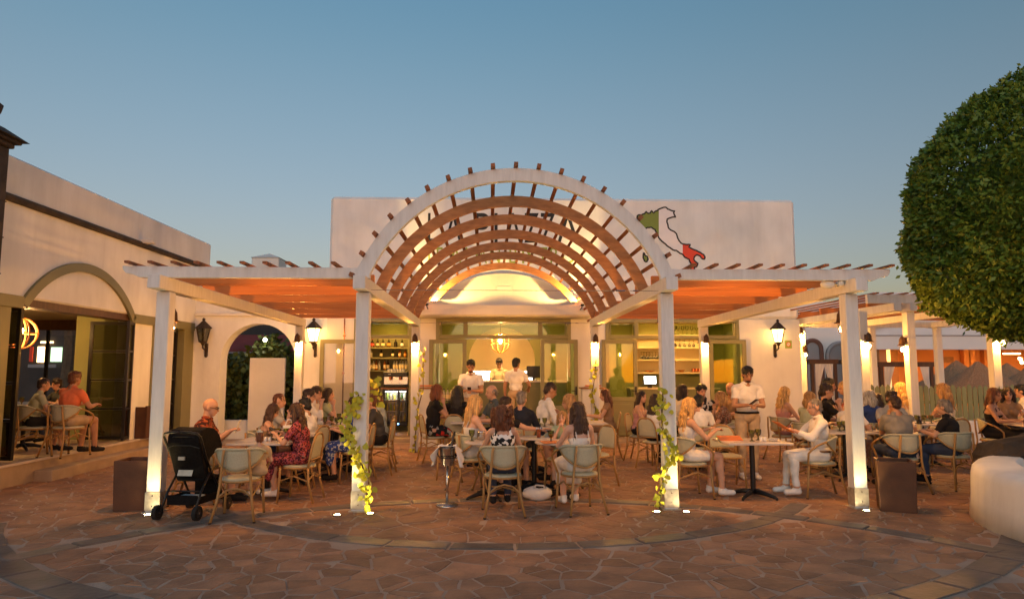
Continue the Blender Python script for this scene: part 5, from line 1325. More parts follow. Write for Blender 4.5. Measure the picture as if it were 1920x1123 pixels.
bl=B().box(-.14,.14,-.17,.06,.168,.20).box(-.13,.13,-.16,.05,.201,.232).build('folded_blanket','linen_blue',None,(0,0,0),bevel=.014,seg=3); bl.matrix_world=Matrix.Translation((p.x,p.y+.30,0))@Matrix.Rotation(R(-8),4,'Z'); tag(bl,'folded pale blue blanket in the basket of the pushchair','blanket')
prof=[(-.03,.40),(-.10,.52),(-.20,.74),(-.25,.86),(-.25,.94),(-.19,1.00),(-.06,1.025),(.08,1.0),(.20,.92),(.27,.80),(.28,.70),(.14,.72),(.02,.66),(-.02,.56),(.02,.46),(.30,.43),(.30,.40)]
o=B().prism(prof,-.195,.195,'yz').build('seat_shell','stroller_cloth',st,bevel=.03,seg=3); recalc(o)
for k,zz in enumerate((.80,.90)): B().tube([(-.197,-.24+.02*k,zz),(-.10,-.262,zz+.03),(.10,-.262,zz+.03),(.197,-.24+.02*k,zz)],.006,5).build('hood_seam','black_metal',st)
B().box(-.06,.02,-.235,-.218,.66,.70).build('hood_badge','galvanised',st)
B().box(-.17,.17,-.07,.28,.395,.43).build('seat','stroller_cloth',st,bevel=.02); B().box(-.15,.15,.28,.31,.18,.42).build('leg_rest','stroller_cloth',st,bevel=.01)
B().cbox((-.03,-.128,.50),(.18,.004,.07),0,R(-22)).build('reflective_patch','galvanised',st)
# ================================================================== people
def pat(name, cols, scale, kind='vor', rough=.85, stretch=(1,1,1)):
    m = bpy.data.materials.new(name); m.use_nodes = True; t = m.node_tree; n = t.nodes; l = t.links
    p = n['Principled BSDF']; p.inputs['Roughness'].default_value = rough; p.inputs['Specular IOR Level'].default_value = .25
    tc = n.new('ShaderNodeTexCoord'); mp = n.new('ShaderNodeMapping'); mp.inputs['Scale'].default_value = stretch; l.new(tc.outputs['Object'], mp.inputs['Vector'])
    if kind == 'vor':
        v = n.new('ShaderNodeTexVoronoi'); v.inputs['Scale'].default_value = scale; l.new(mp.outputs[0], v.inputs['Vector'])
        sp = n.new('ShaderNodeSeparateColor'); l.new(v.outputs['Color'], sp.inputs[0]); fac = sp.outputs[0]
    elif kind == 'wave':
        v = n.new('ShaderNodeTexWave'); v.inputs['Scale'].default_value = scale; v.inputs['Distortion'].default_value = 9; v.inputs['Detail'].default_value = 1; v.inputs['Detail Scale'].default_value = 1.2
        l.new(mp.outputs[0], v.inputs['Vector']); fac = v.outputs['Fac']
    else:
        v = n.new('ShaderNodeTexNoise'); v.inputs['Scale'].default_value = scale; v.inputs['Detail'].default_value = 1; l.new(mp.outputs[0], v.inputs['Vector']); fac = v.outputs['Fac']
    rp2 = n.new('ShaderNodeValToRGB'); rp2.color_ramp.interpolation = 'CONSTANT'; el = rp2.color_ramp.elements
    while len(el) < len(cols): el.new(.5)
    for i, c in enumerate(cols): el[i].position = (i/len(cols)) if kind != 'noise' else (.50 if i else 0); el[i].color = (*c, 1)
    l.new(fac, rp2.inputs['Fac']); l.new(rp2.outputs[0], p.inputs['Base Color']); M[name] = m; return m
for nme, c in dict(skin_light=(.52,.29,.19), skin_fair=(.58,.34,.24), skin_tan=(.40,.205,.12), skin_brown=(.30,.15,.085)).items():
    mat(nme, c, .5, var=.07, scale=18, spec=.35)
for nme, c in dict(white=(.70,.68,.65), offwhite=(.60,.55,.48), black=(.014,.013,.014), navy=(.018,.022,.035), grey=(.20,.19,.175), greyd=(.055,.055,.055), lightgrey=(.36,.35,.33), steelblue=(.07,.09,.10), green=(.34,.40,.27), palegreen=(.36,.38,.26), pink=(.55,.27,.25), orange=(.60,.15,.065), blue=(.03,.06,.22), lightblue=(.36,.42,.42), tan=(.26,.16,.09), khaki=(.42,.31,.20), denim=(.04,.055,.10), cream=(.62,.54,.40), stripe=(.34,.34,.33)).items():
    mat('c_'+nme, c, .85, var=.14, scale=9, bump=.7, bscale=11, spec=.2, sheen=.0)
pat('p_floral', [(.28,.04,.04),(.07,.015,.02),(.42,.10,.08),(.05,.012,.016),(.32,.07,.11)], 62)
pat('p_redshirt', [(.06,.012,.010),(.20,.03,.015),(.03,.009,.009),(.30,.08,.03)], 40)
pat('p_bw', [(.016,.016,.018),(.72,.70,.68)], 17, 'noise')
pat('p_bluefl', [(.03,.06,.25),(.02,.04,.16),(.40,.42,.46),(.03,.07,.30)], 45)
pat('p_blackred', [(.012,.012,.013),(.012,.012,.013),(.45,.03,.02),(.02,.03,.02),(.30,.30,.28)], 16)
pat('p_blouse', [(.20,.11,.08),(.30,.22,.16),(.10,.05,.04),(.34,.14,.09)], 55)
pat('p_bwshirt', [(.016,.016,.018),(.5,.48,.45),(.016,.016,.018)], 22)
pat('p_whitefl', [(.66,.62,.56),(.66,.62,.56),(.45,.30,.2)], 30)
for nme, c in dict(h_brown=(.055,.022,.010), h_dbrown=(.028,.012,.007), h_black=(.008,.007,.007), h_blond=(.60,.36,.13), h_dblond=(.38,.21,.08), h_red=(.20,.055,.018), h_grey=(.20,.18,.165), h_white=(.52,.50,.47), h_auburn=(.12,.035,.012)).items():
    mat(nme, c, .42, var=.6, scale=60, stretch=(1,1,.10), bump=.9, bscale=90, spec=.5)
mat('lip', (.38,.09,.07), .5, var=0); mat('eye_dark', (.02,.015,.012), .3, var=0)
def rotm(yaw, pitch):  return Matrix.Rotation(yaw, 3, 'Z') @ Matrix.Rotation(-pitch, 3, 'X')
class Prims:
    def __init__(s): s.L = []
    def cap(s, tag_, a, b, ra, rb=None): s.L.append((tag_, 'c', Vector(a), Vector(b), ra, ra if rb is None else rb)); return s
    def ell(s, tag_, c, r, m=None): s.L.append((tag_, 'e', Vector(c), Vector(r), (m or Matrix.Identity(3)), 0)); return s
    def geom(s, n=10):
        b = B()
        for (tg, k, a, c, d, e) in s.L:
            if k == 'c':
                ax = (c-a); L = ax.length; u = ax/L if L > 1e-6 else Vector((0,0,1))
                pts=[]; rr=[]
                for i in (0,1,2): th=math.pi/2*(1-i/3.); pts.append(a-u*d*math.sin(th)); rr.append(max(.0006,d*math.cos(th)))
                pts += [a, c]; rr += [d, e]
                for i in (2,1,0): th=math.pi/2*(1-i/3.); pts.append(c+u*e*math.sin(th)); rr.append(max(.0006,e*math.cos(th)))
                b.tube(pts, rr, n)
            else:
                q = B().sphere((0,0,0), tuple(c), 12, 9); b.add([a+d@Vector(v) for v in q.v], q.f)
        return b
    def field(s, P):
        """nearest primitive for each point: index and parameter along it"""
        best = np.full(len(P), 1e9); idx = np.zeros(len(P), int); tt = np.zeros(len(P))
        for i, (tg, k, a, c, d, e) in enumerate(s.L):
            if k == 'c':
                A = np.array(a); v = np.array(c)-A; L2 = max(1e-9, v@v); t = np.clip((P-A)@v/L2, 0, 1)
                dist = np.linalg.norm(P-A-t[:,None]*v, axis=1)-(d+(e-d)*t)
            else:
                q = (P-np.array(a))@np.array(d); r = np.array(c); kk = np.linalg.norm(q/r, axis=1); dist = (kk-1)*r.min(); t = np.zeros(len(P))
            m = dist < best; best[m] = dist[m]; idx[m] = i; tt[m] = t[m]
        return idx, tt
TMP = bpy.data.scenes.new('tmp')
def remesh(b, vox, smooth_it=3, fac=.5):
    me = bpy.data.meshes.new('tmp'); me.from_pydata(b.v, [], b.f); o = bpy.data.objects.new('tmp', me); TMP.collection.objects.link(o)
    r = o.modifiers.new('r', 'REMESH'); r.mode = 'VOXEL'; r.voxel_size = vox; r.use_smooth_shade = True
    if smooth_it: s = o.modifiers.new('s', 'SMOOTH'); s.factor = fac; s.iterations = smooth_it
    vl = TMP.view_layers[0]; vl.update(); out = bpy.data.meshes.new_from_object(o.evaluated_get(vl.depsgraph))
    bpy.data.objects.remove(o); bpy.data.meshes.remove(me)
    n = len(out.vertices); co = np.empty(n*3); out.vertices.foreach_get('co', co); co = co.reshape(-1,3)
    no = np.empty(n*3); out.vertices.foreach_get('normal', no); no = no.reshape(-1,3)
    F = [tuple(p.vertices) for p in out.polygons]
    return out, co, no, F
def mesh_obj(name, co, F, m, parent):
    me = bpy.data.meshes.new(name); me.from_pydata(co.tolist() if hasattr(co,'tolist') else co, [], F); me.polygons.foreach_set('use_smooth', [True]*len(F)); me.update()
    me.materials.append(M[m] if isinstance(m, str) else m); o = bpy.data.objects.new(name, me); COL.objects.link(o); o.parent = parent; return o
def shell(name, co, no, F, mask, off, m, parent, wr=.004, seed=0):
    """a garment: the faces of one region lifted off the body, with soft folds"""
    sel = [f for f in F if sum(mask[i] for i in f) >= 3]
    if len(sel) < 4: return None
    ids = sorted({i for f in sel for i in f}); mp = {a: k for k, a in enumerate(ids)}; ii = np.array(ids)
    P = co[ii]; N = no[ii]; q = P*1.0+seed*.37
    w = np.sin(q[:,2]*38+np.sin(q[:,0]*25)*1.6+seed)*.5+np.sin(q[:,0]*31+q[:,1]*27+q[:,2]*12)*.5
    P = P+N*(off+wr*w)[:,None]
    return mesh_obj(name, P, [tuple(mp[i] for i in f) for f in sel], m, parent)
def ik(S, Tg, a, b, pole):
    d = Tg-S; L = min(d.length, (a+b)*.985); u = d.normalized(); Tn = S+u*L
    x = (a*a-b*b+L*L)/(2*L); h = math.sqrt(max(0, a*a-x*x)); p = pole-u*pole.dot(u)
    p = p.normalized() if p.length > 1e-5 else Vector((0,0,-1)); return S+u*x+p*h, Tn
HANDS = {'table': ((-.15,.40,.80),(.15,.40,.80)), 'fold': ((-.03,.40,.80),(.05,.40,.80)), 'chin': ((-.12,.38,.80),(.04,.20,1.02)), 'chin2': ((-.05,.21,1.02),(.05,.21,1.02)), 'menu': ((-.12,.38,.90),(.12,.38,.90)),
         'lap': ((-.12,.26,.66),(.12,.26,.66)), 'phone': ((-.06,.32,.92),(.07,.32,.92)), 'drink': ((-.14,.36,.80),(.05,.26,1.02)), 'reach': ((-.14,.35,.80),(.30,.58,.84)), 'down': ((-.26,.05,.62),(.26,.05,.62)),
         'sphone': ((-.05,.30,1.13),(.07,.30,1.13)), 'sside': ((-.27,.06,.78),(.27,.06,.78)), 'swork': ((-.17,.36,1.10),(.10,.38,1.10)), 'sbusy': ((-.25,.10,.82),(.24,.32,1.05))}
PEOPLE = []
def person(px, py, Y, face, label, short, pose='sit', lean=6, hy=0, hp=8, hands='table', sex='f', skin='skin_light', hair=('long','h_brown'), top=('c_white',.55,'crew'), bottom=('trousers','c_denim'), shoe='c_black', ch='arm', vox=.014, z0=0., beard=None, glasses=None, bulk=1., forced=None, knee=0., collar=None, gap=.05, chair_face=None):
    tgt = at(px, py, Y); f_ = 1.0 if sex != 'f' else .94
    seat = .475
    hip0 = .085 if pose == 'sit' else .93
    base = seat if pose == 'sit' else 0.
    le = R(lean); top1 = hip0 + (.66*math.cos(le*.9)) + .115
    s = forced or (tgt.z-z0-base)/top1
    PR = Prims(); S_ = lambda x, y, z: Vector((x, y, z))
    hz_ = base+hip0*s
    def sp(h, x=0., y=0.):   # a point at height h up the leaning spine
        return Vector((x*s, (math.sin(le)*h+y*math.cos(le))*s, hz_+(math.cos(le)*h-y*math.sin(le))*s))
    mt = Matrix.Rotation(-le, 3, 'X'); sw = .178 if sex != 'f' else .155; hw_ = .150 if sex != 'f' else .165; bk = bulk
    PR.ell('pelvis', sp(.03,0,-.005), Vector((hw_*bk,.120*bk,.115))*s, mt)
    PR.ell('torso', sp(.16,0,.005), Vector((.138*bk,.102*bk,.13))*s, mt)
    PR.ell('torso', sp(.33), Vector(((sw-.012)*bk*.98,.110*bk,.165))*s, mt)
    PR.cap('torso', sp(.445,-sw+.03), sp(.445,sw-.03), .062*s)
    PR.cap('torso', sp(.46,-.09), sp(.52,-.035), .045*s, .04*s); PR.cap('torso', sp(.46,.09), sp(.52,.035), .045*s, .04*s)
    if sex == 'f':
        for q in (-1,1): PR.ell('torso', sp(.335,q*.068,.085), Vector((.062,.055,.062))*s, mt)
    hc = sp(.555) + Vector((0, .035*s, .105*s)); hm = rotm(R(hy), R(hp))
    PR.cap('neck', sp(.50), hc+hm@Vector((0,-.015,-.06))*s, .052*s if sex != 'f' else .044*s, .050*s if sex != 'f' else .043*s)
    def hd(x, y, z): return hc+hm@(Vector((x,y,z))*s)
    PR.ell('head', hd(0,-.005,.025), Vector((.076,.096,.092))*s, hm); PR.ell('head', hd(0,.03,-.035), Vector((.058,.066,.078))*s, hm); PR.ell('head', hd(0,.046,-.076), Vector((.042,.044,.034))*s, hm)
    PR.cap('head', hd(0,.094,.004), hd(0,.108,-.026), .009*s, .014*s)
    for q in (-1,1): PR.ell('head', hd(q*.078,-.006,-.012), Vector((.012,.02,.03))*s, hm)
    # legs
    for q in (-1,1):
        hp_ = Vector((q*.088*s*bk, .0, hz_))
        if pose == 'sit':
            kn = Vector((q*(.10+knee)*s, .43*s, hz_-.015)); sl = min(.44*s, kn.z-.075); an = Vector((q*(.10+knee*.8)*s, .43*s+(.03 if q > 0 else -.05), kn.z-sl))
        else:
            kn = Vector((q*.095*s, .03, .50*s)); an = Vector((q*.10*s, -.01, .085*s))
        PR.cap('thigh', hp_, kn, .086*s*bk, .060*s); PR.cap('shin', kn, an, .058*s, .040*s); PR.ell('shin', kn.lerp(an,.28)+Vector((0,-.02*s,0)), Vector((.05,.056,.11))*s)
        PR.cap('foot', an+Vector((0,-.02*s,-.04*s)), an+Vector((q*.01,.155*s,-.052*s)), .036*s, .030*s); PR.cap('foot', an+Vector((0,-.01,0)), an+Vector((0,.04*s,-.035*s)), .038*s, .038*s)
    # arms
    hs = HANDS[hands] if isinstance(hands, str) else hands
    wr = []
    for q, tg_ in zip((-1,1), hs):
        sh = sp(.445, q*(sw-.005)); Tg = Vector(tg_); Tg = Vector((Tg.x*s, Tg.y*s, (base+(Tg.z-(.475 if pose=='sit' else 0))*s) if pose != 'sit' else (Tg.z if Tg.z < .86 else seat+(Tg.z-.475)*s)))
        el, wq = ik(sh, Tg, .275*s, .235*s, Vector((q*.55,-.25,-.8)))
        ar = 1. if sex != 'f' else .86
        PR.cap('uparm', sh, el, .053*s*ar*bk**.5, .041*s*ar); PR.cap('forearm', el, wq, .041*s*ar, .027*s*ar)
        d_ = (wq-el).normalized(); d_ = (d_+Vector((0,.15,-.12))).normalized(); sd_ = d_.cross(Vector((0,0,1))); sd_ = sd_.normalized() if sd_.length > .1 else Vector((1,0,0)); nn = sd_.cross(d_)
        pc = wq+d_*.045*s; PR.ell('hand', pc, Vector((.040,.047,.016))*s, Matrix((sd_, d_, nn)).transposed())
        for k, (o_, L_) in enumerate(((-.030,.062),(-.010,.074),(.010,.072),(.030,.056))):
            b0 = pc+d_*.035*s+sd_*o_*s; b1 = b0+(d_*.8-nn*.35).normalized()*L_*.55*s; b2 = b1+(d_*.35-nn*.9).normalized()*L_*.5*s
            PR.cap('hand', b0, b1, .0095*s, .0088*s); PR.cap('hand', b1, b2, .0088*s, .0075*s)
        th0 = wq+d_*.02*s-sd_*q*.030*s; th1 = th0+(d_*.6-sd_*q*.7).normalized()*.042*s; PR.cap('hand', th0, th1, .012*s, .010*s); PR.cap('hand', th1, th1+(d_*.9-nn*.3).normalized()*.035*s, .010*s, .008*s)
        wr.append((wq, d_))
    # place so that the head stands where it does in the photograph
    rf = Matrix.Rotation(R(face), 3, 'Z'); off = rf@Vector((hc.x, hc.y, 0))
    root = thing('person', label, 'person', (tgt.x-off.x, tgt.y-off.y, z0), R(face))
    out, co, no, F = remesh(PR.geom(), vox*.8 if vox < .012 else vox, 2)
    out.name = 'body'; out.materials.clear(); out.materials.append(M[skin]); body = bpy.data.objects.new('body', out); COL.objects.link(body); body.parent = root
    idx, tt = PR.field(co); tags = np.array([p[0] for p in PR.L])[idx]; z = co[:,2]
    shz = sp(.445).z; hl = (co-np.array(sp(0)))@np.array((0, math.sin(le), math.cos(le)))/s      # height along the spine
    fl = (co-np.array(sp(0)))@np.array((0, math.cos(le), -math.sin(le)))/s
    sd = len(PEOPLE)
    if bottom:
        bk_, bm_ = bottom
        if bk_ == 'trousers': mk = ((tags=='pelvis')&(hl<.10))|((tags=='torso')&(hl<.085)&(pose!='sit'))|(tags=='thigh')|((tags=='shin')&(tt<.93))
        elif bk_ == 'shorts': mk = ((tags=='pelvis')&(hl<.09))|((tags=='thigh')&(tt<.62))
        else: mk = (tags=='pelvis')&(hl<.09)
        shell({'trousers':'trousers','shorts':'shorts','skirt':'underskirt'}[bk_], co, no, F, mk, .007, bm_, root, .007, sd)
        if bk_ == 'skirt':
            K = Prims()
            if pose == 'sit':
                for q in (-1,1): K.cap('s', Vector((q*.085*s,.0,hz_)), Vector((q*.11*s,.46*s,hz_-.02)), .105*s, .085*s); K.cap('s', Vector((q*.11*s,.44*s,hz_-.03)), Vector((q*.11*s,.45*s,hz_-.26*s)), .085*s, .075*s)
                K.cap('s', Vector((0,.0,hz_)), Vector((0,.46*s,hz_-.01)), .10*s, .08*s); K.cap('s', Vector((0,.45*s,hz_-.02)), Vector((0,.46*s,hz_-.25*s)), .075*s, .07*s); K.ell('s', sp(.03), Vector((.18,.13,.12))*s)
            else: K.cap('s', Vector((0,0,hz_)), Vector((0,0,hz_-.4*s)), .15*s, .2*s)
            o2, c2_, n2, F2 = remesh(K.geom(), .02, 4); w = np.sin(c2_[:,0]*55+c2_[:,2]*20)*.006; mesh_obj('skirt', c2_+n2*w[:,None], F2, bm_, root)
    if top:
        tm, sl_, nk_ = top
        mk = (tags=='torso')|((tags=='pelvis')&(hl>(-.02 if pose == 'sit' else .075)))
        if pose != 'sit': mk &= (hl > .075)
        if sl_ > 0: mk |= (tags=='uparm')&(tt<sl_)
        if sl_ > 1: mk |= (tags=='uparm')|((tags=='forearm')&(tt<sl_-1))
        if nk_ == 'tank': mk &= ~((hl>.40)&(np.abs(co[:,0])>.115*s)); mk &= ~((hl>.36)&(np.abs(co[:,0])<.065*s)&(fl>.0)); mk &= ~((hl>.40)&(np.abs(co[:,0])<.075*s)); mk &= ~(tags=='uparm')
        if nk_ == 'bare': mk &= (hl<.335); mk &= ~(tags=='uparm')
        shell('dress_bodice' if bottom and bottom[0]=='skirt' and bottom[1]==tm else ('shirt' if sl_ > 0 else 'vest_top'), co, no, F, mk, .011 if nk_ not in ('tank','bare') else .007, tm, root, .009 if sl_ > 0 else .004, sd+3)
        if nk_ == 'bare':
            for q in (-1,1): B().tube([sp(.33,q*.085,.112), sp(.43,q*.095,.075), sp(.50,q*.085,.0), sp(.42,q*.085,-.085), sp(.33,q*.08,-.112)], .006*s, 5).build('shoulder_strap', tm, root)
    if collar:
        pts=[sp(.518, .066*math.cos(a), .058*math.sin(a)+.012) for a in [math.pi/2+.35+k*(2*math.pi-.7)/14 for k in range(15)]]
        B().tube([p+Vector((0,0,.008)) for p in pts], .017*s, 6).build('collar', collar, root, smooth=True)
    shell('shoes', co, no, F, (tags=='foot')|((tags=='shin')&(tt>.97)), .008, shoe, root, 0, 0) if shoe else None
    # hair
    st_, hcol = hair; H = Prims(); hv = .013 if vox < .013 else .016
    hyaw = Matrix.Rotation(R(hy), 3, 'Z')
    def hg(x, y, z_): return hc+hyaw@(Vector((x,y,z_))*s)     # hangs straight down
    if st_ != 'bald':
        if st_ == 'fringe':
            H.ell('h', hd(0,-.055,-.015), Vector((.070,.052,.055))*s, hm)
            for q in (-1,1): H.ell('h', hd(q*.066,-.03,.012), Vector((.018,.05,.036))*s, hm)
        elif st_ == 'buzz':
            H.ell('h', hd(0,-.014,.034), Vector((.0785,.094,.090))*s, hm); H.ell('h', hd(0,-.055,-.03), Vector((.062,.047,.05))*s, hm)
        else:
            H.ell('h', hd(0,-.017,.046), Vector((.086,.102,.088))*s, hm); H.ell('h', hd(0,-.05,-.02), Vector((.072,.062,.072))*s, hm)
        if st_ in ('short',):
            for k in range(7): a=-1.1+k*.37; H.ell('h', hd(.055*math.sin(a), .045*math.cos(a), .098), Vector((.026,.03,.024))*s, hm)
        if st_ in ('long','straight','vlong'):
            Lh = {'long':.30,'straight':.36,'vlong':.46}[st_]; bk2 = -.075-math.sin(max(0,le))*0.0
            for q in (-1,1): H.cap('h', hd(q*.072,.0,.04), hg(q*.088,-.02,-.09), .030*s, .036*s); H.cap('h', hg(q*.088,-.02,-.09), hg(q*.095,-.05-.1*math.sin(le),-Lh*.8), .036*s, .026*s)
            for k in range(5):
                u = k/4; H.ell('h', hg(0, bk2-.028*u-.03*math.sin(u*3), -.02-(Lh-.05)*u), Vector((.092+.012*math.sin(u*3), .046-.010*u, .085))*s)
            for k in range(7): x=-.085+k*.028; H.cap('h', hg(x,-.105,-.1), hg(x*1.05+.006*math.sin(k*5), -.115, -Lh-.03*abs(math.sin(k*2.3))), .020*s, .010*s)
        if st_ == 'curly':
            q = random.Random(int(px)); 
            for k in range(110):
                a=q.uniform(math.pi*.95, math.pi*2.05) if q.random()<.8 else q.uniform(0,6.28); zz=q.uniform(-.24,.10); r=.085+.045*math.sin((zz+.24)/.34*2.4)
                if math.sin(a) > .3 and zz < .06: continue
                H.ell('h', hg(r*math.cos(a)*1.05, r*math.sin(a)-.015, zz), Vector((.024,.024,.03))*s)
            for k in range(4): H.ell('h', hg(0,-.06-.008*k,.0-.06*k), Vector((.10,.055,.07))*s)
        if st_ == 'curlshort':
            q = random.Random(int(px))
            for k in range(60):
                a=q.uniform(0,6.28); e=q.uniform(.1,1.5); H.ell('h', hd(.085*math.cos(a)*math.cos(e), -.015+.09*math.sin(a)*math.cos(e), .045+.08*math.sin(e)), Vector((.024,.024,.022))*s)
        if st_ == 'bob':
            for q in (-1,1): H.cap('h', hd(q*.072,-.005,.04), hg(q*.085,-.01,-.10), .034*s, .036*s)
            H.ell('h', hg(0,-.07,-.06), Vector((.092,.058,.10))*s)
        if st_ == 'pony': H.ell('h', hd(0,-.115,.01), Vector((.03,.03,.03))*s); H.cap('h', hd(0,-.125,.0), hg(0,-.13,-.20), .026*s, .012*s)
        if st_ == 'bun': H.ell('h', hd(0,-.09,.09), Vector((.045,.045,.04))*s)
        if st_ == 'crest': H.cap('h', hd(0,.06,.11), hd(0,-.08,.09), .022*s, .024*s); H.cap('h', hd(0,-.105,.03), hg(.0,-.12,-.06), .022*s, .018*s)
        o3, c3, n3, F3 = remesh(H.geom(9), hv*.8, 3)
        w = np.sin(c3[:,0]*210+np.sin(c3[:,2]*22)*1.5+np.sin(c3[:,1]*180))*.0034+np.sin(c3[:,0]*95+c3[:,1]*70+c3[:,2]*14)*.0032
        c3 = c3+n3*w[:,None]; F3 = list(F3)
        q2 = np.random.default_rng(sd+11); ns_ = 520 if st_ in ('long','straight','vlong','curly','bob') else 240
        ids = q2.integers(0, len(c3), ns_); base_n = len(c3); add = []
        crown = np.array(hd(0,-.03,.12))
        for k_, i_ in enumerate(ids):
            p_ = c3[i_]; n_ = n3[i_]; g_ = np.array((0,0,-1.)) if st_ in ('long','straight','vlong','curly','bob') else (p_-crown)+np.array((0,0,-.02))
            g_ = g_ - n_*(g_@n_); L_ = np.linalg.norm(g_)
            if L_ < .02: continue
            g_ = g_/L_; sdv = np.cross(n_, g_); ln = q2.uniform(.035,.10)*s*(1 if ns_ > 300 else .5); wd = q2.uniform(.0025,.0055)*s; ou = q2.uniform(.002,.009)*s; sw_ = q2.normal()*.014*s
            a_ = p_+n_*.001; m_ = p_+g_*ln*.55+n_*ou+sdv*sw_*.5; e_ = p_+g_*ln+n_*ou*.6+sdv*sw_
            o_ = base_n+len(add); add += [a_-sdv*wd, a_+sdv*wd, m_+sdv*wd, m_-sdv*wd, e_]
            F3 += [(o_,o_+1,o_+2,o_+3),(o_+3,o_+2,o_+4)]
        mesh_obj('hair', np.vstack([c3, np.array(add)]), F3, hcol, root)
    if beard:
        K = Prims(); K.ell('b', hd(0,.050,-.078), Vector((.0445,.0465,.034))*s, hm); 
        for q in (-1,1): K.cap('b', hd(q*.044,.035,-.06), hd(q*.064,.0,-.01), .0125*s, .010*s)
        K.cap('b', hd(-.024,.087,-.043), hd(.024,.087,-.043), .0065*s)
        o4, c4, n4, F4 = remesh(K.geom(8), .010, 2); mesh_obj('beard', c4, F4, beard, root)
    rel = (face+hy) % 360
    if 55 < rel < 305:
        for q in (-1,1):
            e_=hd(q*.031,.0805,.000); Bx=B().sphere((0,0,0),(.0135*s,.009*s,.0065*s),8,6); B().add([e_+hm@Vector(v) for v in Bx.v],Bx.f).build('eye','eye_dark',root)
            B().tube([hd(q*.016,.089,.019),hd(q*.032,.087,.023),hd(q*.047,.074,.017)],.0042*s,5).build('eyebrow', hcol if st_ not in ('bald','fringe') else 'h_dbrown', root)
        B().tube([hd(-.022,.088,-.058),hd(0,.0955,-.056),hd(.022,.088,-.058)],[.004*s,.006*s,.004*s],6).build('mouth','lip',root)
    if glasses:
        g_=B()
        for q in (-1,1):
            c_=[hd(q*.033+.024*math.cos(a),.098,.0+.019*math.sin(a)) for a in [2*math.pi*k/14 for k in range(15)]]; g_.tube(c_,.003,4,cap=False); g_.tube([hd(q*.057,.095,.004),hd(q*.080,.0,.008)],.003,4)
        g_.tube([hd(-.010,.10,.004),hd(.010,.10,.004)],.003,4)
        g_.build('glasses', glasses, root)
    if pose == 'sit' and ch:
        cf = face if chair_face is None else chair_face
        v = Matrix.Rotation(R(cf),3,'Z')@Vector((0,gap,0)); chair(ch, root.location.x+v.x, root.location.y+v.y, z0, cf, 'rattan chair under '+short)
    PEOPLE.append(root); root['wrists'] = 0; del root['wrists']
    return root, wr, s
def held(root, wr, b, name, m, label, cat, d=(0,.05,.02), rz=0., tilt=0.):
    """something held between the hands"""
    c = (wr[0][0]+wr[1][0])/2+Vector(d); mw = root.matrix_basis.copy() if False else (Matrix.Translation(root.location)@Matrix.Rotation(root.rotation_euler.z,4,'Z'))
    o = b.build(name, m, None, (0,0,0), bevel=.002); o.matrix_world = mw@Matrix.Translation(c)@Matrix.Rotation(R(rz),4,'Z')@Matrix.Rotation(R(tilt),4,'X'); return tag(o, label, cat)
mn=dict(sex='m'); SH=('shorts','c_khaki')
# ---- left bay
r,w,s=person(395,747,9.15,-80,'bald man with glasses in a dark red patterned shirt reading at the front left table','the bald man with glasses',sex='m',skin='skin_light',hair=('bald','h_dbrown'),top=('p_redshirt',.6,'crew'),bottom=SH,glasses='black_metal',hands='menu',hp=12,lean=10,vox=.0115,bulk=1.12,collar='p_redshirt')
held(r,w,B().box(-.06,.06,-.002,.002,-.09,.09),'leaflet','paper','white and red leaflet held by the bald man','leaflet',(0,.10,.06),0,-20)
r,w,s=person(486,822,8.28,30,'small child in beige on the front left rattan chair','the small child in the front left',sex='m',skin='skin_fair',hair=('short','h_auburn'),top=('c_khaki',.6,'crew'),bottom=('shorts','c_khaki'),forced=.56,lean=4,hands='lap',ch=None,vox=.012,shoe='c_white')
chair('arm',-2.90,8.20,0,6,'rattan armchair with the small child, front left')
r,w,s=person(556,757,9.25,84,'woman with long brown hair in a red floral dress holding a phone','the woman in red floral dress',hair=('vlong','h_brown'),top=('p_floral',.75,'crew'),bottom=('skirt','p_floral'),hands='menu',hp=22,lean=10,hy=-6,vox=.0115,shoe='c_white',bulk=1.06,ch='side',skin='skin_light')
held(r,w,B().box(-.04,.04,-.004,.004,-.08,.08),'smartphone','black_metal','smartphone held by the woman in the red floral dress','phone',(0,.07,.03),0,-50)
person(512,758,10.25,-78,'girl with long brown hair bent over the left table','the girl with long brown hair',hair=('vlong','h_brown'),top=('c_tan',0,'bare'),bottom=('shorts','c_denim'),hp=28,lean=14,hands='fold',skin='skin_light')
person(524,738,11.1,-80,'balding man in a pale shirt, hand to his mouth, in the left bay','the balding man in pale shirt',sex='m',hair=('buzz','h_auburn'),top=('c_lightgrey',.6,'crew'),hands='drink',hp=6,skin='skin_light')
person(572,747,10.55,70,'dark-haired boy in white leaning beside the woman in red floral','the dark-haired boy in white',sex='m',hair=('short','h_black'),top=('c_white',.6,'crew'),hp=14,lean=12,forced=.93,ch='side')
person(580,730,12.1,-75,'man with dark hair and glasses in a white shirt at the left tables','the man with glasses in white',sex='m',hair=('short','h_dbrown'),top=('c_white',1.6,'crew'),glasses='steel',hands='table')
person(594,725,13.0,-100,'dark-haired man in white at the far end of the left tables','the far dark-haired man in white',sex='m',hair=('short','h_dbrown'),top=('c_white',1.6,'crew'),hands='chin',hp=16)
person(616,728,13.25,-85,'woman with long dark hair in a pale green top looking right','the woman in pale green',hair=('vlong','h_dbrown'),top=('c_green',.55,'crew'),hands='chin',hp=2)
person(697,742,11.5,88,'person in a dark grey shirt sitting behind the left inner post','the person in dark grey',sex='m',hair=('short','h_auburn'),top=('c_greyd',.6,'crew'),bottom=('trousers','c_black'),lean=16,ch='side')
person(706,735,12.5,86,'red-haired person in a pale blue top behind the left inner post','the red-haired person in pale blue',hair=('bob','h_red'),top=('c_lightblue',.6,'crew'),bottom=('trousers','c_denim'),lean=10,ch='side')
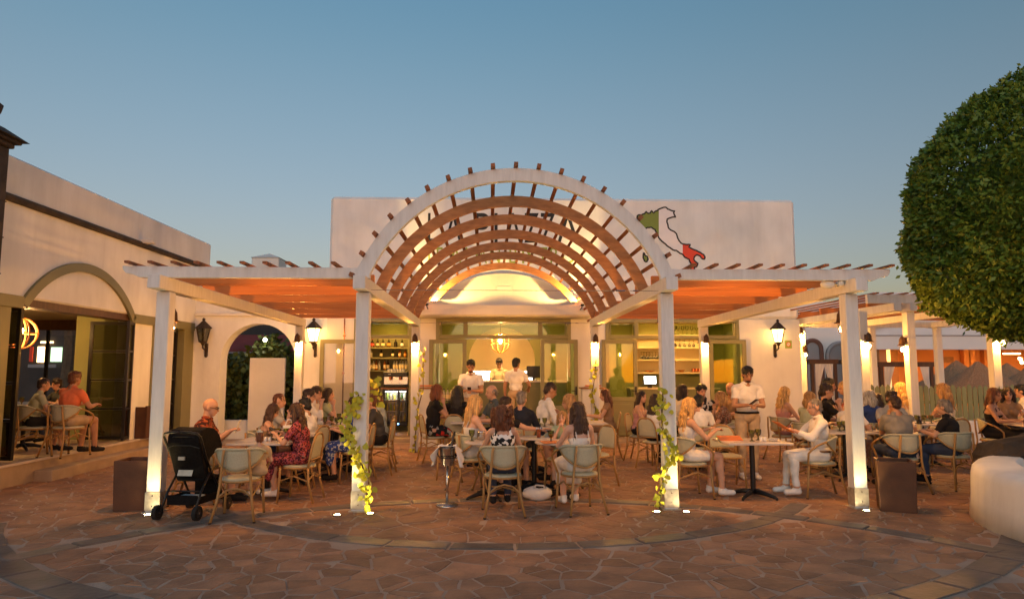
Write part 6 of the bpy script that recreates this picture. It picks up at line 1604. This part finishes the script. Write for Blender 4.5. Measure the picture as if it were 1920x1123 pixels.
person(664,752,10.7,88,'woman in a blue floral dress mostly hidden by the left inner post','the woman in blue floral',hair=('long','h_dbrown'),top=('p_bluefl',.5,'crew'),bottom=('skirt','p_bluefl'),ch='side',lean=8,forced=.95)
# ---- centre bay
person(942,761,8.42,4,'woman with curly brown hair in a black and white patterned top, back to viewer','the woman with curly hair',hair=('curly','h_auburn'),top=('p_bw',0,'tank'),bottom=('trousers','c_denim'),vox=.0115,hp=10,lean=9,bulk=1.12,shoe='c_black',skin='skin_light',hands='table')
person(1083,755,8.5,14,'woman with long straight brown hair in a white dress, back to viewer','the long-haired woman in white dress',hair=('vlong','h_brown'),top=('c_white',0,'bare'),bottom=('skirt','c_white'),vox=.0115,hp=12,lean=6,hands='table',shoe='c_white',skin='skin_fair')
person(892,742,9.85,-68,'blond woman in a white strapless top facing right beside the wine cooler','the blond woman by the wine cooler',hair=('straight','h_blond'),top=('c_white',0,'bare'),bottom=('skirt','c_white'),hands='table',skin='skin_fair',vox=.012)
person(948,745,9.95,-58,'man in a black T-shirt reaching his arm across the middle table','the man in black reaching over',sex='m',hair=('short','h_dbrown'),top=('c_black',.6,'crew'),bottom=('shorts','c_black'),hands='reach',lean=12,hp=10,vox=.012,skin='skin_light')
person(978,735,11.05,-20,'grey-haired man in a navy shirt, back to viewer, in the middle','the grey-haired man in navy',sex='m',hair=('short','h_grey'),top=('c_navy',1.7,'crew'),bottom=('trousers','c_navy'),bulk=1.1,lean=10)
person(922,722,12.6,110,'bald man in a grey-blue shirt facing left near the counter','the bald man in grey-blue',sex='m',hair=('fringe','h_grey'),top=('c_steelblue',.7,'crew'),bottom=('trousers','c_black'),hp=6,lean=8,bulk=1.05,collar='c_steelblue')
person(1032,717,12.2,-75,'man in a white long-sleeved shirt bending over his plate in the middle','the man in white shirt eating',sex='m',hair=('buzz','h_dbrown'),top=('c_white',1.8,'crew'),hp=24,lean=16,hands='table',skin='skin_tan')
person(1066,740,10.6,74,'blond woman facing left in the middle bay behind the child','the blond woman facing left',hair=('straight','h_dblond'),top=('c_pink',0,'tank'),bottom=('shorts','c_white'),hands='drink',skin='skin_light')
person(1054,776,9.75,165,'child peeping over folded arms towards the viewer','the peeping child',hair=('long','h_dblond'),top=('c_green',.5,'crew'),bottom=('shorts','c_green'),forced=.74,hp=6,hands='chin2',skin='skin_fair',vox=.012)
person(820,722,13.0,-70,'red-haired woman in a black top and red floral skirt by the left back post','the red-haired woman in black',hair=('bob','h_red'),top=('c_black',.4,'crew'),bottom=('skirt','p_blackred'),hands='chin',ch='side',bulk=1.08,shoe='c_white')
person(858,724,13.15,-10,'woman with long black hair in black, back to viewer, near the counter','the black-haired woman in black',hair=('straight','h_black'),top=('c_black',.4,'crew'),bottom=('trousers','c_black'),ch='side')
r,w,s=person(883,675,14.7,178,'bearded waiter in a white polo shirt looking at his order pad by the counter','',pose='stand',sex='m',hair=('short','h_black'),beard='h_black',top=('c_white',.62,'crew'),bottom=('trousers','c_khaki'),hands='sphone',hp=26,collar='c_white',skin='skin_tan',bulk=1.08)
held(r,w,B().box(-.04,.04,-.004,.004,-.07,.07),'order_pad','black_metal','order pad in the hands of the bearded waiter','order pad',(0,.07,.03),0,-50)
r,w,s=person(936,672,18.15,176,'cook in a cream shirt with lowered head behind the counter','',pose='stand',sex='m',hair=('short','h_black'),top=('c_cream',.65,'crew'),bottom=('trousers','c_black'),hands='swork',hp=34,z0=.15,skin='skin_tan',collar='c_cream')
person(968,672,16.35,-10,'waiter in a white polo shirt with his back turned in the middle doorway','',pose='stand',sex='m',hair=('short','h_black'),top=('c_white',.62,'crew'),bottom=('trousers','c_khaki'),hands='sbusy',hp=10,hy=-20,skin='skin_tan',z0=.10)
person(1134,730,13.55,82,'woman in a brown top half hidden by the right inner back post','the woman in brown by the post',hair=('long','h_auburn'),top=('c_tan',.35,'crew'),bottom=('trousers','c_tan'),ch='side')
# ---- right bay
person(1203,733,13.0,-120,'dark-haired girl in a pink off-shoulder top looking towards the viewer','the girl in pink',hair=('straight','h_dbrown'),top=('c_pink',0,'bare'),bottom=('shorts','c_black'),hy=-20,hp=4,ch='side')
person(1228,740,12.05,-50,'woman with long dark hair in a white top and black skirt, back to viewer','the dark-haired woman in white',hair=('vlong','h_dbrown'),top=('c_white',0,'tank'),bottom=('trousers','c_black'),ch='side',hp=10)
person(1280,722,13.3,-70,'woman with short dark hair in a cream blouse in the right bay','the woman in cream blouse',hair=('bob','h_dbrown'),top=('c_cream',.7,'crew'),bottom=('trousers','c_black'))
person(1315,722,13.6,160,'curly black-haired man in a black and white patterned shirt','the curly-haired man',sex='m',hair=('curlshort','h_black'),top=('p_bwshirt',.6,'crew'),bottom=('trousers','c_black'),hy=30)
person(1310,741,11.2,-30,'dark-haired man in a white T-shirt behind the blond woman','the man in white T-shirt behind the blond',sex='m',hair=('short','h_black'),top=('c_white',.6,'crew'),bottom=('shorts','c_denim'),lean=14)
person(1350,735,12.0,75,'woman with wavy blond hair in a patterned blouse, hand to her mouth','the woman in patterned blouse',hair=('bob','h_dblond'),top=('p_blouse',.7,'crew'),bottom=('trousers','c_black'),hands='chin',bulk=1.1)
person(1369,717,14.2,120,'balding man in a dark shirt behind the standing waiter','the balding man behind the waiter',sex='m',hair=('fringe','h_dbrown'),top=('c_tan',.6,'crew'),bottom=('trousers','c_black'),skin='skin_tan')
r,w,s=person(1401,688,10.75,176,'dark-haired waiter in a white polo shirt typing on a phone at the right','',pose='stand',sex='m',hair=('short','h_black'),beard='h_dbrown',top=('c_white',.62,'crew'),bottom=('trousers','c_khaki'),hands='sphone',hp=24,collar='c_white',skin='skin_tan',bulk=1.10,vox=.0115,shoe='c_white')
held(r,w,B().box(-.04,.04,-.005,.005,-.08,.08),'smartphone','black_metal','phone in the hands of the standing waiter at the right','phone',(0,.06,.045),40,-55)
b_=B().tube([Vector((.152*s*1.1*math.cos(a)*1.03, .112*s*1.1*math.sin(a)*1.05+math.sin(R(6))*.08, 1.005*s)) for a in [2*math.pi*k/24 for k in range(25)]],.018,4,cap=False).build('belt','c_black',r)
r,w,s=person(1293,747,9.3,-82,'blond woman in a white sleeveless top and white shorts reading a menu','the blond woman in white shorts',hair=('vlong','h_blond'),top=('c_white',0,'tank'),bottom=('shorts','c_white'),hands='menu',hp=8,lean=3,skin='skin_light',vox=.0115,shoe='c_white')
r,w,s=person(1527,748,9.3,84,'grey-haired man in a white shirt and white trousers reading a menu','the man all in white',sex='m',hair=('buzz','h_grey'),top=('c_white',1.75,'crew'),bottom=('trousers','c_white'),hands='menu',hp=8,lean=2,skin='skin_light',vox=.0115,shoe='c_white',collar='c_white',bulk=1.06)
B().tube([Vector((.155*s*1.06*math.cos(a)*1.06, .125*s*1.06*math.sin(a)+.01, .475+.085*s+.055*s)) for a in [2*math.pi*k/24 for k in range(25)]],.016,4,cap=False).build('belt','wood_dark',r)
held(r,w,B().box(-.17,.17,-.12,.12,-.004,.004),'menu','menu_orange','open menu held by the man all in white','menu',(0,.12,.04),0,35)
person(1471,726,13.05,-75,'woman with long blond hair in a strapless top against the white wall','the blond woman by the white wall',hair=('vlong','h_blond'),top=('c_pink',0,'bare'),bottom=('skirt','c_pink'),hp=20,skin='skin_light')
person(1518,735,11.6,-65,'blond woman in a pale green top left of the right outer post','the blond woman in pale green',hair=('bob','h_dblond'),top=('c_palegreen',.4,'crew'),bottom=('trousers','c_denim'))
person(1549,720,12.1,-100,'man in a black T-shirt lifting a drink near the right outer post','the man in black lifting a drink',sex='m',hair=('short','h_dbrown'),top=('c_black',.6,'crew'),hands='drink',hp=14)
person(1554,710,14.2,-120,'dark-haired man in black further back near the right outer post','the man in black further back',sex='m',hair=('short','h_black'),top=('c_black',.6,'crew'))
person(1582,716,14.0,70,'blond woman in orange half hidden by the right outer post','the half-hidden blond woman in orange',hair=('long','h_blond'),top=('c_orange',0,'tank'),bottom=('skirt','c_orange'))
person(1596,742,11.0,-60,'man in a white T-shirt behind the right outer post','the man behind the outer post',sex='m',hair=('short','h_dbrown'),top=('c_white',.6,'crew'),bottom=('shorts','c_khaki'),lean=12)
person(1629,732,11.7,10,'white-haired woman in a blue top, back to viewer','the white-haired woman in blue',hair=('bob','h_white'),top=('c_blue',.5,'crew'),bottom=('trousers','c_white'))
person(1645,738,12.5,-20,'woman with dark hair beside the white-haired woman','the dark-haired woman by her',hair=('long','h_dbrown'),top=('c_black',.5,'crew'),bottom=('trousers','c_black'))
person(1676,742,9.75,2,'shaven-headed man in a grey T-shirt with sunglasses on his head, back to viewer','the man in grey T-shirt',sex='m',hair=('buzz','h_dbrown'),top=('c_grey',.7,'crew'),bottom=('trousers','c_denim'),bulk=1.18,lean=8,hp=8,skin='skin_tan',vox=.012,hands='chin2')
person(1671,733,11.15,178,'dark-haired man in a striped grey shirt facing the viewer, partly hidden','the man in striped grey',sex='m',hair=('short','h_dbrown'),top=('c_stripe',.6,'crew'),skin='skin_tan',hands='table')
person(1768,750,9.95,42,'man with a grey crest of hair and ponytail in a black shirt at the right','the ponytailed man in black',sex='m',hair=('crest','h_grey'),top=('c_black',.7,'crew'),bottom=('trousers','c_denim'),bulk=1.18,lean=8,hp=2,skin='skin_light',vox=.012,chair_face=6)
person(1687,718,13.2,20,'woman with pale blond hair, back to viewer, in front of the slim post','the pale blond woman',hair=('vlong','h_blond'),top=('c_offwhite',0,'bare'),bottom=('skirt','c_white'),skin='skin_light')
person(1766,720,12.9,30,'blond woman with bare shoulders leaning on the table by the fence','the blond woman by the fence',hair=('straight','h_dblond'),top=('c_offwhite',0,'bare'),bottom=('skirt','c_white'),skin='skin_tan')
person(1864,728,12.2,-140,'brown-haired woman in a dark top turning towards the viewer at the right edge','the woman turning round at the right',hair=('long','h_auburn'),top=('c_black',0,'bare'),bottom=('skirt','c_black'),hy=-10,skin='skin_tan')
person(1889,727,12.7,150,'brown-haired woman behind the turning woman at the right edge','the woman behind her at the right',hair=('long','h_dbrown'),top=('c_tan',.4,'crew'),bottom=('skirt','c_black'))
person(1912,722,13.4,60,'black-haired person in a white shirt at the right edge','the person in white at the right edge',sex='m',hair=('short','h_black'),top=('c_white',.7,'crew'))
# ---- inside the left building
person(142,697,11.35,-18,'man in an orange T-shirt, back to viewer, inside the left building','the man in orange',sex='m',hair=('short','h_auburn'),top=('c_orange',.65,'crew'),bottom=('shorts','c_khaki'),z0=.335,bulk=1.12,lean=8,skin='skin_tan')
person(83,709,11.3,-50,'man in a pale green T-shirt inside the left building','the man in pale green',sex='m',hair=('buzz','h_dbrown'),top=('c_palegreen',.65,'crew'),bottom=('shorts','c_black'),z0=.335,lean=12)
person(107,711,12.9,150,'dark-haired person facing the two men inside the left building','the person across the table indoors',sex='m',hair=('curlshort','h_dbrown'),top=('c_greyd',.65,'crew'),z0=.335)
# empty chairs
chair('side',3.45,10.05,0,178,'empty rattan chair facing the viewer behind the right front table')
chair('side',1.55,10.25,0,120,'empty rattan chair behind the long-haired woman in white')
chair('arm',8.45,12.75,0,30,'empty rattan chair by the low garden wall')
chair('side',7.95,11.75,0,10,'empty rattan chair before the picket fence')
chair('side',-.55,10.9,0,60,'empty rattan chair left of the man in navy')
chair('side',-2.95,10.15,0,90,'empty chair between the left tables')

bpy.data.scenes.remove(TMP)
import OpenImageIO as oiio,sys
im=oiio.ImageBuf(sys.argv[1] if len(sys.argv)>1 else '/workdir/render_main.png').get_pixels()[:,:,:3]*255
T={(60,20):(107,142,162),(960,20):(112,148,172),(1800,20):(74,131,163),(300,200):(138,160,174),(960,200):(130,160,180),(1500,300):(122,152,172),(560,440):(161,168,178),(445,515):(162,145,133),(210,425):(157,132,117),(800,1080):(112,80,60),(815,895):(125,78,45),(1400,450):(188,170,152),(830,590):(224,168,95),(1420,670):(213,155,105)}
for (x,y),t in T.items():
    i,j=int(y*598/1123),int(x*1024/1920); print((x,y),im[i-2:i+3,j-2:j+3].mean((0,1)).astype(int),t)
